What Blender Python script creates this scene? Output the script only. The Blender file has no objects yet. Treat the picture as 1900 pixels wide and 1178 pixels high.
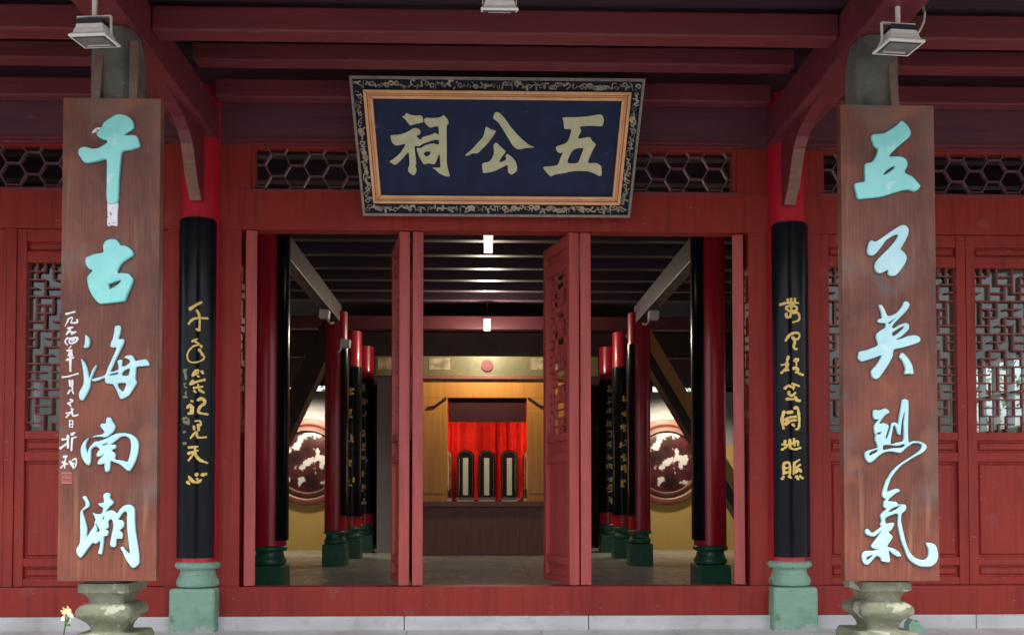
import bpy, bmesh, math, random
from mathutils import Vector, Matrix

random.seed(7)
SC = bpy.context.scene
COL = SC.collection
R = math.radians

# ------------------------------------------------------------------ camera, sky, sun, exposure
F, YAW, PITCH, HCAM = 1600.0, 0.022, 0.025, 0.99      # focal length in photo pixels; eye height over the gallery floor
PPX, PPY = 893.0 + F * math.tan(YAW), 921.0 - F * math.tan(PITCH)
cd = bpy.data.cameras.new('camera')
cam = bpy.data.objects.new('camera', cd)
COL.objects.link(cam)
CAMROT = Matrix.Rotation(-YAW, 3, 'Z') @ Matrix.Rotation(math.pi / 2 + PITCH, 3, 'X')
cam.matrix_world = Matrix.Translation((0, 0, HCAM)) @ CAMROT.to_4x4()
cd.sensor_width = 36.0
cd.lens = 36.0 * F / 1900.0
cd.shift_x = (950.0 - PPX) / 1900.0
cd.shift_y = (PPY - 589.0) / 1900.0
cd.clip_start, cd.clip_end = 0.05, 2000.0
SC.camera = cam

SUN_EL, SUN_ROT = R(66), R(185)
w = bpy.data.worlds.new('World')
SC.world = w
w.use_nodes = True
nt = w.node_tree
sky = nt.nodes.new('ShaderNodeTexSky')
sky.sky_type = 'NISHITA'
sky.sun_disc = False
sky.sun_elevation = SUN_EL
sky.sun_rotation = SUN_ROT
sky.air_density, sky.dust_density, sky.ozone_density = 1.0, 4.0, 1.0
bg = nt.nodes['Background']
bg.inputs[1].default_value = 0.13
hs = nt.nodes.new('ShaderNodeHueSaturation')            # thin overcast: paler than a clear sky
hs.inputs['Saturation'].default_value = 0.35
nt.links.new(sky.outputs[0], hs.inputs['Color'])
nt.links.new(hs.outputs[0], bg.inputs[0])
sd = bpy.data.lights.new('sun', 'SUN')
sd.energy, sd.angle, sd.color = 1.5, R(22), (1.0, 0.93, 0.84)
so = bpy.data.objects.new('sun', sd)
COL.objects.link(so)
so.rotation_euler = (R(24), 0, R(5))                   # behind the viewer, high
SC.view_settings.view_transform = 'Standard'
SC.view_settings.look = 'None'
SC.view_settings.gamma = 1.0
SC.view_settings.exposure = 1.6
SC.render.engine = 'CYCLES'
SC.cycles.max_bounces = 10
SC.cycles.diffuse_bounces = 5
SC.cycles.transparent_max_bounces = 12
SC.cycles.use_denoising = True


def P(px, py, d):
    """point of the place at distance d (world Y) that the photograph shows at pixel px, py"""
    v = CAMROT @ Vector(((px - PPX) / F, -(py - PPY) / F, -1.0))
    k = d / v.y
    return Vector((v.x * k, d, HCAM + v.z * k))


def X(px, d, py=700):
    return P(px, py, d).x


def Z(py, d, px=930):
    return P(px, py, d).z


# ------------------------------------------------------------------ materials
MATS = {}


def mat(name, col, col2=None, rough=0.5, scale=3.0, stretch=(1, 1, 1), bump=0.0, bscale=40.0, coat=0.0, metal=0.0, contrast=0.5,
        emit=0.0, spec=0.5, coord='Object', crough=0.08, speck=None, detail=5.0):
    m = bpy.data.materials.new(name)
    m.use_nodes = True
    t = m.node_tree
    b = t.nodes['Principled BSDF']
    b.inputs['Roughness'].default_value = rough
    b.inputs['Metallic'].default_value = metal
    b.inputs['Coat Weight'].default_value = coat
    b.inputs['Coat Roughness'].default_value = crough
    b.inputs['Specular IOR Level'].default_value = spec
    c = (*col, 1)
    b.inputs['Base Color'].default_value = c
    tc = t.nodes.new('ShaderNodeTexCoord')
    mp = t.nodes.new('ShaderNodeMapping')
    mp.inputs['Scale'].default_value = stretch
    t.links.new(tc.outputs[coord], mp.inputs['Vector'])
    last = None
    if col2 is not None:
        n = t.nodes.new('ShaderNodeTexNoise')
        n.inputs['Scale'].default_value = scale
        n.inputs['Detail'].default_value = detail
        n.inputs['Roughness'].default_value = 0.6
        t.links.new(mp.outputs[0], n.inputs['Vector'])
        rp = t.nodes.new('ShaderNodeValToRGB')
        rp.color_ramp.elements[0].position = 0.5 - 0.5 * (1 - contrast) * 0.6
        rp.color_ramp.elements[1].position = 0.5 + 0.5 * (1 - contrast) * 0.6
        rp.color_ramp.elements[0].color = c
        rp.color_ramp.elements[1].color = (*col2, 1)
        t.links.new(n.outputs['Fac'], rp.inputs[0])
        last = rp.outputs[0]
        rr = t.nodes.new('ShaderNodeMapRange')
        rr.inputs[3].default_value = max(0.02, rough - 0.08)
        rr.inputs[4].default_value = min(1, rough + 0.12)
        t.links.new(n.outputs['Fac'], rr.inputs[0])
        t.links.new(rr.outputs[0], b.inputs['Roughness'])
    if speck is not None:                                # (colour, scale, threshold): chips, dust spots, worn patches
        n2 = t.nodes.new('ShaderNodeTexNoise')
        n2.inputs['Scale'].default_value = speck[1]
        n2.inputs['Detail'].default_value = 6.0
        t.links.new(tc.outputs[coord], n2.inputs['Vector'])
        r2 = t.nodes.new('ShaderNodeValToRGB')
        r2.color_ramp.elements[0].position = speck[2]
        r2.color_ramp.elements[1].position = speck[2] + 0.04
        t.links.new(n2.outputs['Fac'], r2.inputs[0])
        mx = t.nodes.new('ShaderNodeMixRGB')
        mx.inputs[1].default_value = c
        mx.inputs[2].default_value = (*speck[0], 1)
        t.links.new(r2.outputs[0], mx.inputs[0])
        if last is not None:
            t.links.new(last, mx.inputs[1])
        last = mx.outputs[0]
    if last is not None:
        t.links.new(last, b.inputs['Base Color'])
    if bump > 0:
        n3 = t.nodes.new('ShaderNodeTexNoise')
        n3.inputs['Scale'].default_value = bscale
        n3.inputs['Detail'].default_value = 6.0
        t.links.new(mp.outputs[0], n3.inputs['Vector'])
        bp = t.nodes.new('ShaderNodeBump')
        bp.inputs['Strength'].default_value = bump
        bp.inputs['Distance'].default_value = 0.01
        t.links.new(n3.outputs['Fac'], bp.inputs['Height'])
        t.links.new(bp.outputs[0], b.inputs['Normal'])
    if emit > 0:
        b.inputs['Emission Color'].default_value = c
        b.inputs['Emission Strength'].default_value = emit
    MATS[name] = m
    return m


M_WALL = mat('red wall paint', (0.305, 0.033, 0.025), (0.225, 0.024, 0.020), 0.5, 1.8, (1, 1, 0.45), 0.22, 55, contrast=0.15, spec=0.2,
             speck=((0.26, 0.046, 0.04), 5.0, 0.64))
M_DOOR = mat('red door paint', (0.42, 0.066, 0.058), (0.34, 0.048, 0.044), 0.45, 4.0, (5, 5, 0.4), 0.25, 26, contrast=0.15)
M_BEAM = mat('dark red beam paint', (0.19, 0.034, 0.044), (0.14, 0.026, 0.036), 0.42, 3.0, (0.4, 2, 2), 0.12, 30, contrast=0.3)
M_UPPERSHADE = mat('upper wall red with eave shade', (0.125, 0.036, 0.055), (0.095, 0.028, 0.045), 0.55, 2.5, (0.5, 1, 2), 0.12, 30, contrast=0.3)  # wall red darkened towards plum: the shade under the eave is in the colour
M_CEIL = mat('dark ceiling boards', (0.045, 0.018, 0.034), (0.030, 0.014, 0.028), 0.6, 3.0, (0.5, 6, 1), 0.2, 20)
M_COLUMN = mat('crimson column lacquer', (0.56, 0.008, 0.030), (0.42, 0.006, 0.024), 0.32, 3.0, (2, 2, 0.3), 0.22, 8, coat=0.25, contrast=0.2)
M_BLACK = mat('black lacquer', (0.004, 0.005, 0.008), (0.007, 0.008, 0.012), 0.2, 3.0, (1, 1, 0.25), 0.05, 9, spec=0.16)
M_GOLD = mat('gold leaf', (0.86, 0.64, 0.20), (0.74, 0.50, 0.13), 0.40, 30.0, metal=0.25, bump=0.3, bscale=90)
M_DULLGOLD = mat('tarnished lettering', (0.46, 0.40, 0.24), (0.34, 0.29, 0.17), 0.5, 30.0)
M_FADEDGOLD = mat('faded pale lettering', (0.30, 0.30, 0.16), (0.18, 0.18, 0.09), 0.5, 60.0)
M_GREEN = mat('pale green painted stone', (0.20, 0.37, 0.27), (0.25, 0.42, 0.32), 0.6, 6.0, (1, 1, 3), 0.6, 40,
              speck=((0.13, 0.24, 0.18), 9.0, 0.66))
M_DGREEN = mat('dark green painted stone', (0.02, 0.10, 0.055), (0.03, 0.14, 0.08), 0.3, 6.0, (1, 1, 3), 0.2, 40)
M_CHIP = mat('bare chipped stone', (0.42, 0.45, 0.40), (0.30, 0.33, 0.29), 0.85, 20.0, bump=0.6, bscale=60)
M_MOSS = mat('mossy pedestal stone', (0.21, 0.215, 0.15), (0.12, 0.13, 0.085), 0.85, 6.0, bump=1.0, bscale=24, contrast=0.6, speck=((0.36, 0.365, 0.28), 9.0, 0.58), detail=10)
M_PILLAR = mat('grey pillar concrete', (0.15, 0.155, 0.145), (0.10, 0.105, 0.10), 0.85, 5.0, bump=0.4, bscale=50, detail=8)
M_BOARD = mat('brown varnished board wood', (0.24, 0.074, 0.045), (0.095, 0.033, 0.026), 0.42, 1.5, (1.4, 1, 1.0), 0.16, 20, contrast=0.5,
              spec=0.3, speck=((0.13, 0.085, 0.075), 2.1, 0.60))
_t = M_BOARD.node_tree                                     # long fibres, and pale run-marks
_b = _t.nodes['Principled BSDF']
_src = _b.inputs['Base Color'].links[0].from_socket
_tc = [n for n in _t.nodes if n.type == 'TEX_COORD'][0]
for _sc, _st, _lo, _hi, _col, _amt, _mode in ((5.0, (22, 22, 0.7), 0.35, 0.7, (0.45, 0.40, 0.38), 0.55, 'MULTIPLY'), (2.6, (6, 6, 0.55), 0.60, 0.74, (0.36, 0.19, 0.10), 0.45, 'MIX'), (1.3, (1, 1, 1), 0.52, 0.60, (0.15, 0.115, 0.105), 0.60, 'MIX'), (3.2, (1, 1, 1), 0.56, 0.70, (0.36, 0.115, 0.05), 0.45, 'MIX')):
    _mp = _t.nodes.new('ShaderNodeMapping'); _mp.inputs['Scale'].default_value = _st
    _n = _t.nodes.new('ShaderNodeTexNoise'); _n.inputs['Scale'].default_value = _sc; _n.inputs['Detail'].default_value = 7.0
    _r = _t.nodes.new('ShaderNodeMapRange'); _r.inputs[1].default_value = _lo; _r.inputs[2].default_value = _hi; _r.inputs[4].default_value = _amt
    _x = _t.nodes.new('ShaderNodeMixRGB'); _x.blend_type = _mode; _x.inputs[2].default_value = (*_col, 1)
    _t.links.new(_tc.outputs['Object'], _mp.inputs[0]); _t.links.new(_mp.outputs[0], _n.inputs[0]); _t.links.new(_n.outputs['Fac'], _r.inputs[0])
    _t.links.new(_r.outputs[0], _x.inputs[0]); _t.links.new(_src, _x.inputs[1])
    _src = _x.outputs[0]
_t.links.new(_src, _b.inputs['Base Color'])
M_BOARDEDGE = mat('pale board edge', (0.36, 0.24, 0.19), (0.26, 0.15, 0.11), 0.5, 8.0, (1, 1, 0.3))
M_STRAP = mat('brown hanger strap', (0.24, 0.15, 0.13), (0.18, 0.11, 0.10), 0.5, 12.0)
M_TEAL = mat('teal enamel lettering', (0.19, 0.62, 0.60), (0.28, 0.72, 0.72), 0.36, 7.0, bump=0.1, bscale=18, coat=0.3, contrast=0.2)
M_CYAN = mat('pale blue enamel lettering', (0.36, 0.64, 0.71), (0.50, 0.76, 0.80), 0.36, 7.0, bump=0.1, bscale=18, coat=0.3, contrast=0.2)
M_WHITEINK = mat('white lettering paint', (0.78, 0.78, 0.80), (0.66, 0.67, 0.70), 0.5, 40.0)
M_BAREINK = mat('bare white primer', (0.78, 0.77, 0.84), (0.70, 0.68, 0.76), 0.6, 30.0, speck=((0.25, 0.22, 0.33), 45.0, 0.60))
M_DISC = mat('dull red disc paint', (0.13, 0.014, 0.02), None, 0.6)
M_SHADOWLINE = mat('dark character outline', (0.045, 0.025, 0.03), (0.07, 0.04, 0.04), 0.6, 20.0)  # colour of the painted shadow round the raised characters
M_SEAL = mat('red seal paint', (0.28, 0.035, 0.05), (0.34, 0.07, 0.08), 0.5, 60.0)
M_NAVY = mat('navy plaque field', (0.013, 0.025, 0.080), (0.009, 0.018, 0.058), 0.5, 5.0, (1, 1, 1), 0.1, 30, spec=0.2, speck=((0.05, 0.075, 0.15), 12.0, 0.70))
M_PLAQUEINK = mat('pale gilt plaque lettering', (0.60, 0.59, 0.38), (0.50, 0.51, 0.33), 0.45, 14.0, bump=0.15, bscale=50, metal=0.15)
M_FRAMEGOLD = mat('gilt frame moulding', (0.68, 0.38, 0.19), (0.60, 0.31, 0.17), 0.36, 8.0, metal=0.5)
M_FRAMERIM = mat('silver gilt frame rim', (0.28, 0.22, 0.19), (0.18, 0.15, 0.14), 0.5, 20.0, metal=0.4)
M_CARVE = mat('navy carved frame', (0.007, 0.012, 0.024), (0.012, 0.018, 0.034), 0.6, 20.0, bump=0.5, bscale=60, spec=0.2)
M_CARVEHI = mat('worn gilt relief', (0.42, 0.35, 0.27), (0.16, 0.13, 0.11), 0.42, 20.0, metal=0.35)
M_LAMP = mat('white lamp casing', (0.88, 0.88, 0.87), (0.80, 0.80, 0.80), 0.35, 20.0)
M_FIN = mat('dark lamp heat sink', (0.03, 0.035, 0.05), None, 0.4)
M_LAMPGLASS = mat('grey lamp glass', (0.17, 0.17, 0.17), (0.22, 0.22, 0.22), 0.12, 10.0)
M_REFLECT = mat('silver lamp reflector', (0.75, 0.75, 0.75), None, 0.3, metal=0.3)
M_CABLE = mat('white cable', (0.8, 0.8, 0.8), None, 0.4)
M_FLOOR = mat('pale gallery paving', (0.70, 0.70, 0.69), (0.60, 0.60, 0.60), 0.55, 2.0, (1, 1, 1), 0.1, 30)
M_STEP = mat('grey dressed stone', (0.56, 0.56, 0.56), (0.46, 0.47, 0.47), 0.65, 2.5, (0.6, 2, 3), 0.25, 40)
M_JOINT = mat('pale mortar joint', (0.62, 0.62, 0.61), None, 0.8)
M_COURT = mat('courtyard paving', (0.20, 0.19, 0.175), (0.15, 0.145, 0.135), 0.8, 1.0, bump=0.3, bscale=20)
M_HALLFLOOR = mat('polished hall flagstones', (0.38, 0.37, 0.345), (0.27, 0.265, 0.245), 0.26, 1.6, (1, 1, 1), 0.05, 10)
M_YELLOW = mat('ochre display wall', (0.58, 0.40, 0.13), (0.53, 0.37, 0.11), 0.6, 2.0)
M_GREY = mat('grey display wall', (0.42, 0.42, 0.43), (0.36, 0.36, 0.37), 0.6, 2.0)
M_DARKWALL = mat('dark hall wall', (0.05, 0.020, 0.026), (0.035, 0.016, 0.02), 0.7, 2.0)
M_AMBER = mat('amber shrine wood', (0.62, 0.28, 0.055), (0.50, 0.21, 0.04), 0.4, 3.0, (6, 6, 0.4), 0.05, 20)
M_OLIVE = mat('olive shrine frieze', (0.15, 0.13, 0.055), (0.11, 0.10, 0.042), 0.5, 4.0)
M_SHRINEBASE = mat('brown shrine base', (0.22, 0.085, 0.06), (0.16, 0.06, 0.045), 0.45, 4.0, (8, 8, 0.5), 0.05, 20)
M_CURTAIN = mat('bright red curtain cloth', (0.72, 0.012, 0.012), (0.60, 0.008, 0.010), 0.75, 8.0)
M_VALANCE = mat('dark red valance cloth', (0.05, 0.003, 0.006), None, 0.85)
M_TABLET = mat('black spirit tablet lacquer', (0.007, 0.006, 0.006), (0.016, 0.010, 0.008), 0.45, 10.0, spec=0.3)
M_TABLETSTRIP = mat('pale tablet strip', (0.85, 0.87, 0.66), (0.78, 0.80, 0.60), 0.5, 20.0)
M_BROWN = mat('dark brown brace wood', (0.055, 0.026, 0.02), (0.04, 0.019, 0.015), 0.5, 4.0, (3, 3, 3))
M_BRACE = mat('amber brace wood', (0.66, 0.32, 0.10), (0.56, 0.26, 0.08), 0.5, 4.0)
M_SALMON = mat('salmon ring paint', (0.28, 0.095, 0.065), (0.22, 0.075, 0.05), 0.45, 4.0)
M_LEAF = mat('green leaf', (0.05, 0.16, 0.05), (0.07, 0.2, 0.06), 0.5, 30.0)
M_PETAL = mat('cream petal', (0.80, 0.77, 0.62), None, 0.6)
M_YPETAL = mat('yellow petal', (0.80, 0.74, 0.40), (0.72, 0.62, 0.26), 0.6, 60.0)
M_STEM = mat('dark stem', (0.05, 0.06, 0.05), None, 0.6)
M_BRACKET = mat('worn bracket wood', (0.24, 0.115, 0.085), (0.18, 0.075, 0.062), 0.55, 9.0, (1, 1, 4), 0.2, 30)
M_GLOW = mat('lit lamp glass', (1.0, 0.97, 0.93), None, 0.4, emit=0.25)
M_WARM = mat('lit warm tube', (1.0, 0.62, 0.30), None, 0.4, emit=16.0)
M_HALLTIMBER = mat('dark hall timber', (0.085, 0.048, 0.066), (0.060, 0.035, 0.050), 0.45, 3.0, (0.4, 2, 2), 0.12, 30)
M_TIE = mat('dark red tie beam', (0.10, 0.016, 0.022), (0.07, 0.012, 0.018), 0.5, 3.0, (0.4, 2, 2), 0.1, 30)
M_FINE = mat('dark red lattice paint', (0.20, 0.030, 0.030), (0.15, 0.022, 0.024), 0.5, 5.0)
M_LATTICE = mat('plum grille paint', (0.13, 0.055, 0.07), (0.10, 0.04, 0.055), 0.5, 5.0)
M_ROOF = mat('grey roof tiles', (0.10, 0.10, 0.11), (0.14, 0.14, 0.15), 0.8, 6.0)
M_PICTURE = mat('painted frieze picture', (0.40, 0.32, 0.18), (0.16, 0.13, 0.08), 0.5, 6.0, contrast=0.6)
M_FOLIAGE = mat('courtyard shrub leaves', (0.06, 0.12, 0.05), (0.10, 0.17, 0.07), 0.6, 20.0)

def wear(m, layers):
    """marks laid over a paint: (noise scale, stretch, from, to, colour, amount, blend)"""
    t = m.node_tree
    b = t.nodes['Principled BSDF']
    l = b.inputs['Base Color'].links
    src = l[0].from_socket if l else None
    tc = [n for n in t.nodes if n.type == 'TEX_COORD'][0]
    for sc, st, lo, hi, col, amt, mode in layers:
        mp = t.nodes.new('ShaderNodeMapping'); mp.inputs['Scale'].default_value = st
        n = t.nodes.new('ShaderNodeTexNoise'); n.inputs['Scale'].default_value = sc; n.inputs['Detail'].default_value = 8.0
        r = t.nodes.new('ShaderNodeMapRange'); r.inputs[1].default_value = lo; r.inputs[2].default_value = hi; r.inputs[4].default_value = amt
        x = t.nodes.new('ShaderNodeMixRGB'); x.blend_type = mode; x.inputs[2].default_value = (*col, 1)
        t.links.new(tc.outputs['Object'], mp.inputs[0]); t.links.new(mp.outputs[0], n.inputs[0]); t.links.new(n.outputs['Fac'], r.inputs[0])
        t.links.new(r.outputs[0], x.inputs[0])
        if src is not None:
            t.links.new(src, x.inputs[1])
        else:
            x.inputs[1].default_value = b.inputs['Base Color'].default_value
        src = x.outputs[0]
    t.links.new(src, b.inputs['Base Color'])


for _m in (M_WALL, M_DOOR):
    wear(_m, [(3.0, (9, 9, 0.5), 0.50, 0.75, (0.50, 0.42, 0.42), 0.55, 'MULTIPLY'), (1.3, (1, 1, 1), 0.50, 0.72, (0.72, 0.66, 0.66), 0.5, 'MULTIPLY'),
              (38.0, (1, 1, 0.35), 0.69, 0.72, (0.16, 0.04, 0.035), 0.7, 'MIX'), (55.0, (0.3, 0.3, 1), 0.71, 0.74, (0.55, 0.30, 0.27), 0.5, 'MIX')])
for _m in (M_BEAM, M_UPPERSHADE):
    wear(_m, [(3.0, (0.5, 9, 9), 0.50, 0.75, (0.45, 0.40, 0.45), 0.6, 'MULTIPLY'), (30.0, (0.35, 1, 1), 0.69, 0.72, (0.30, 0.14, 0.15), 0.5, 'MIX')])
for _m in (M_GREEN, M_MOSS, M_PILLAR, M_DGREEN):
    wear(_m, [(5.0, (1, 1, 1), 0.52, 0.70, (0.45, 0.45, 0.42), 0.6, 'MULTIPLY'), (42.0, (1, 1, 1), 0.66, 0.70, (0.40, 0.40, 0.35), 0.6, 'MIX'), (26.0, (1, 1, 0.3), 0.68, 0.71, (0.05, 0.06, 0.05), 0.5, 'MIX')])
for _m in (M_FLOOR, M_STEP):
    wear(_m, [(1.6, (1, 1, 1), 0.48, 0.70, (0.55, 0.54, 0.50), 0.55, 'MULTIPLY'), (9.0, (1, 1, 1), 0.56, 0.66, (0.30, 0.29, 0.26), 0.35, 'MIX'), (60.0, (1, 1, 1), 0.70, 0.73, (0.12, 0.11, 0.10), 0.6, 'MIX')])
wear(M_COLUMN, [(2.5, (6, 6, 0.4), 0.50, 0.75, (0.55, 0.5, 0.5), 0.5, 'MULTIPLY'), (45.0, (1, 1, 0.2), 0.70, 0.73, (0.45, 0.12, 0.12), 0.4, 'MIX')])
for _m in (M_TEAL, M_CYAN):
    wear(_m, [(6.0, (1, 1, 1), 0.50, 0.72, (0.72, 0.80, 0.80), 0.6, 'MULTIPLY'), (50.0, (1, 1, 1), 0.70, 0.73, (0.16, 0.24, 0.24), 0.5, 'MIX'), (12.0, (1, 1, 1), 0.60, 0.72, (0.75, 0.88, 0.90), 0.5, 'MIX')])
wear(M_BLACK, [(14.0, (1, 1, 0.25), 0.64, 0.74, (0.016, 0.016, 0.02), 0.5, 'MIX')])

# window glass: see-through with a mirror-like sheen at the surface
M_GLASS = bpy.data.materials.new('window glass')
M_GLASS.use_nodes = True
_t = M_GLASS.node_tree
_t.nodes.clear()
_o = _t.nodes.new('ShaderNodeOutputMaterial')
_m = _t.nodes.new('ShaderNodeMixShader')
_tr = _t.nodes.new('ShaderNodeBsdfTransparent')
_tr.inputs[0].default_value = (0.80, 0.84, 0.82, 1)
_gl = _t.nodes.new('ShaderNodeBsdfGlossy')
_gl.inputs['Roughness'].default_value = 0.05
_fr = _t.nodes.new('ShaderNodeFresnel')
_fr.inputs[0].default_value = 1.5
_t.links.new(_fr.outputs[0], _m.inputs[0])
_t.links.new(_tr.outputs[0], _m.inputs[1])
_t.links.new(_gl.outputs[0], _m.inputs[2])
_t.links.new(_m.outputs[0], _o.inputs[0])

# painted landscape relief: dark maroon ground with white reflections painted in as blotches
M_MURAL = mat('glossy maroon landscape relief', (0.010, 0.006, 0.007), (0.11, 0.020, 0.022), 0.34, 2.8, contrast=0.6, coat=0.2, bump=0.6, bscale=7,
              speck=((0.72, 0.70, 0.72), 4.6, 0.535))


# ------------------------------------------------------------------ mesh helpers
def NB():
    return bmesh.new()


def box(bm, x0, x1, y0, y1, z0, z1, M=None):
    r = bmesh.ops.create_cube(bm, size=1.0)
    for v in r['verts']:
        v.co = Vector((x0 + (v.co.x + 0.5) * (x1 - x0), y0 + (v.co.y + 0.5) * (y1 - y0), z0 + (v.co.z + 0.5) * (z1 - z0)))
        if M is not None:
            v.co = M @ v.co
    return r['verts']


def bar(bm, a, b, wx, wy, up=Vector((0, 1, 0))):
    """straight bar from a to b; wx across, wy along up"""
    a, b = Vector(a), Vector(b)
    d = (b - a)
    L = d.length
    d.normalize()
    s = d.cross(up)
    if s.length < 1e-4:
        s = d.cross(Vector((1, 0, 0)))
    s.normalize()
    u = s.cross(d).normalized()
    vs = []
    for e in (a, b):
        for (i, j) in ((-1, -1), (1, -1), (1, 1), (-1, 1)):
            vs.append(bm.verts.new(e + s * (i * wx / 2) + u * (j * wy / 2)))
    q = vs
    for f in ((3, 2, 1, 0), (4, 5, 6, 7), (0, 1, 5, 4), (1, 2, 6, 5), (2, 3, 7, 6), (3, 0, 4, 7)):
        bm.faces.new([q[i] for i in f])


def lathe(bm, prof, n=32, cx=0.0, cy=0.0):
    rings = []
    for (r, z) in prof:
        rings.append([bm.verts.new((cx + r * math.cos(2 * math.pi * i / n), cy + r * math.sin(2 * math.pi * i / n), z)) for i in range(n)])
    for a, b in zip(rings, rings[1:]):
        for i in range(n):
            bm.faces.new((a[i], a[(i + 1) % n], b[(i + 1) % n], b[i]))
    bm.faces.new(list(reversed(rings[0])))
    bm.faces.new(rings[-1])


def section(h, c):
    """square of half-width h with corners cut by c"""
    return [(h - c, -h), (h, -h + c), (h, h - c), (h - c, h), (-h + c, h), (-h, h - c), (-h, -h + c), (-h + c, -h)]


def loft(bm, prof, cut=0.02, cx=0.0, cy=0.0):
    rings = []
    for (h, z) in prof:
        rings.append([bm.verts.new((cx + x, cy + y, z)) for x, y in section(h, min(cut, h * 0.45))])
    n = 8
    for a, b in zip(rings, rings[1:]):
        for i in range(n):
            bm.faces.new((a[i], a[(i + 1) % n], b[(i + 1) % n], b[i]))
    bm.faces.new(list(reversed(rings[0])))
    bm.faces.new(rings[-1])


def tube(bm, pts, r, n=10):
    pts = [Vector(p) for p in pts]
    rings = []
    for i, p in enumerate(pts):
        d = (pts[min(i + 1, len(pts) - 1)] - pts[max(i - 1, 0)]).normalized()
        s = d.cross(Vector((0.13, 0.2, 1)))
        if s.length < 1e-3:
            s = d.cross(Vector((1, 0, 0)))
        s.normalize()
        u = d.cross(s).normalized()
        rr = r[i] if isinstance(r, (list, tuple)) else r
        rings.append([bm.verts.new(p + (s * math.cos(2 * math.pi * k / n) + u * math.sin(2 * math.pi * k / n)) * rr) for k in range(n)])
    for a, b in zip(rings, rings[1:]):
        for i in range(n):
            bm.faces.new((a[i], a[(i + 1) % n], b[(i + 1) % n], b[i]))
    bm.faces.new(list(reversed(rings[0])))
    bm.faces.new(rings[-1])


def prism(bm, poly, axis, a, b):
    """extrude a 2D polygon along an axis ('x': poly is y,z; 'y': poly is x,z)"""
    def V(p, t):
        return (t, p[0], p[1]) if axis == 'x' else (p[0], t, p[1])
    lo = [bm.verts.new(V(p, a)) for p in poly]
    hi = [bm.verts.new(V(p, b)) for p in poly]
    n = len(poly)
    for i in range(n):
        bm.faces.new((lo[i], lo[(i + 1) % n], hi[(i + 1) % n], hi[i]))
    bm.faces.new(list(reversed(lo)))
    bm.faces.new(hi)


OFF = {}


def obj(name, bm, m, parent=None, smooth=False, bevel=0.0):
    """one mesh object; vertices are given in the thing's own frame (world frame shifted by its base)"""
    bmesh.ops.recalc_face_normals(bm, faces=bm.faces[:])
    if bevel > 0:
        es = [e for e in bm.edges if len(e.link_faces) == 2 and e.calc_face_angle(0) > 0.6]
        bmesh.ops.bevel(bm, geom=es, offset=bevel, segments=2, affect='EDGES', profile=0.6, clamp_overlap=True)
    if parent is not None and parent.name in OFF:
        bmesh.ops.translate(bm, verts=bm.verts[:], vec=-OFF[parent.name])
    me = bpy.data.meshes.new(name)
    bm.to_mesh(me)
    bm.free()
    me.materials.append(m)
    if smooth:
        for p in me.polygons:
            p.use_smooth = True
    o = bpy.data.objects.new(name, me)
    COL.objects.link(o)
    if parent is not None:
        o.parent = parent
        if parent.name in OFF:
            OFF[o.name] = OFF[parent.name]
    if smooth:
        try:
            me.set_sharp_from_angle(angle=R(38))
        except Exception:
            pass
    return o


def tag(o, label=None, cat=None, group=None, kind=None):
    if label:
        o['label'] = label
    if cat:
        o['category'] = cat
    if group:
        o['group'] = group
    if kind:
        o['kind'] = kind
    return o


def thing(name, label, cat, loc=(0, 0, 0), group=None, world=True):
    o = bpy.data.objects.new(name, None)
    o.empty_display_size = 0.1
    COL.objects.link(o)
    o.location = loc
    if world:
        OFF[o.name] = Vector(loc)
    return tag(o, label, cat, group)


def copy_tree(o, parent=None):
    c = o.copy()
    COL.objects.link(c)
    if parent is not None:
        c.parent = parent
    for ch in [k for k in bpy.data.objects if k.parent == o]:
        copy_tree(ch, c)
    return c


def struct(name, bm, m, **k):
    return tag(obj(name, bm, m, **k), kind='structure')


# ------------------------------------------------------------------ brush lettering
def homography(q, wd, ht):
    """photo quad (tl, tr, br, bl) -> board rectangle with u 0..wd, v 0..ht (down)"""
    dst = [(0, 0), (wd, 0), (wd, ht), (0, ht)]
    A, Bv = [], []
    for (x, y), (u, v) in zip(q, dst):
        A.append([x, y, 1, 0, 0, 0, -u * x, -u * y]); Bv.append(u)
        A.append([0, 0, 0, x, y, 1, -v * x, -v * y]); Bv.append(v)
    n = 8
    for i in range(n):
        p = max(range(i, n), key=lambda r_: abs(A[r_][i]))
        A[i], A[p] = A[p], A[i]; Bv[i], Bv[p] = Bv[p], Bv[i]
        for r_ in range(i + 1, n):
            k = A[r_][i] / A[i][i]
            for c_ in range(i, n):
                A[r_][c_] -= k * A[i][c_]
            Bv[r_] -= k * Bv[i]
    h = [0] * 8
    for i in reversed(range(n)):
        h[i] = (Bv[i] - sum(A[i][j] * h[j] for j in range(i + 1, n))) / A[i][i]

    def f(x, y):
        d = h[6] * x + h[7] * y + 1
        return ((h[0] * x + h[1] * y + h[2]) / d, (h[3] * x + h[4] * y + h[5]) / d)
    return f


def smooth_loop(pts, k=4):
    n = len(pts)
    out = []
    for i in range(n):
        p0, p1, p2, p3 = (pts[(i + j - 1) % n] for j in range(4))
        for s in range(k):
            t = s / k
            r = []
            for a, b, c, d in zip(p0, p1, p2, p3):
                m1, m2 = (c - a) * 0.36, (d - b) * 0.36
                t2, t3 = t * t, t * t * t
                r.append((2 * t3 - 3 * t2 + 1) * b + (t3 - 2 * t2 + t) * m1 + (-2 * t3 + 3 * t2) * c + (t3 - t2) * m2)
            out.append(tuple(r))
    return out


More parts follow.
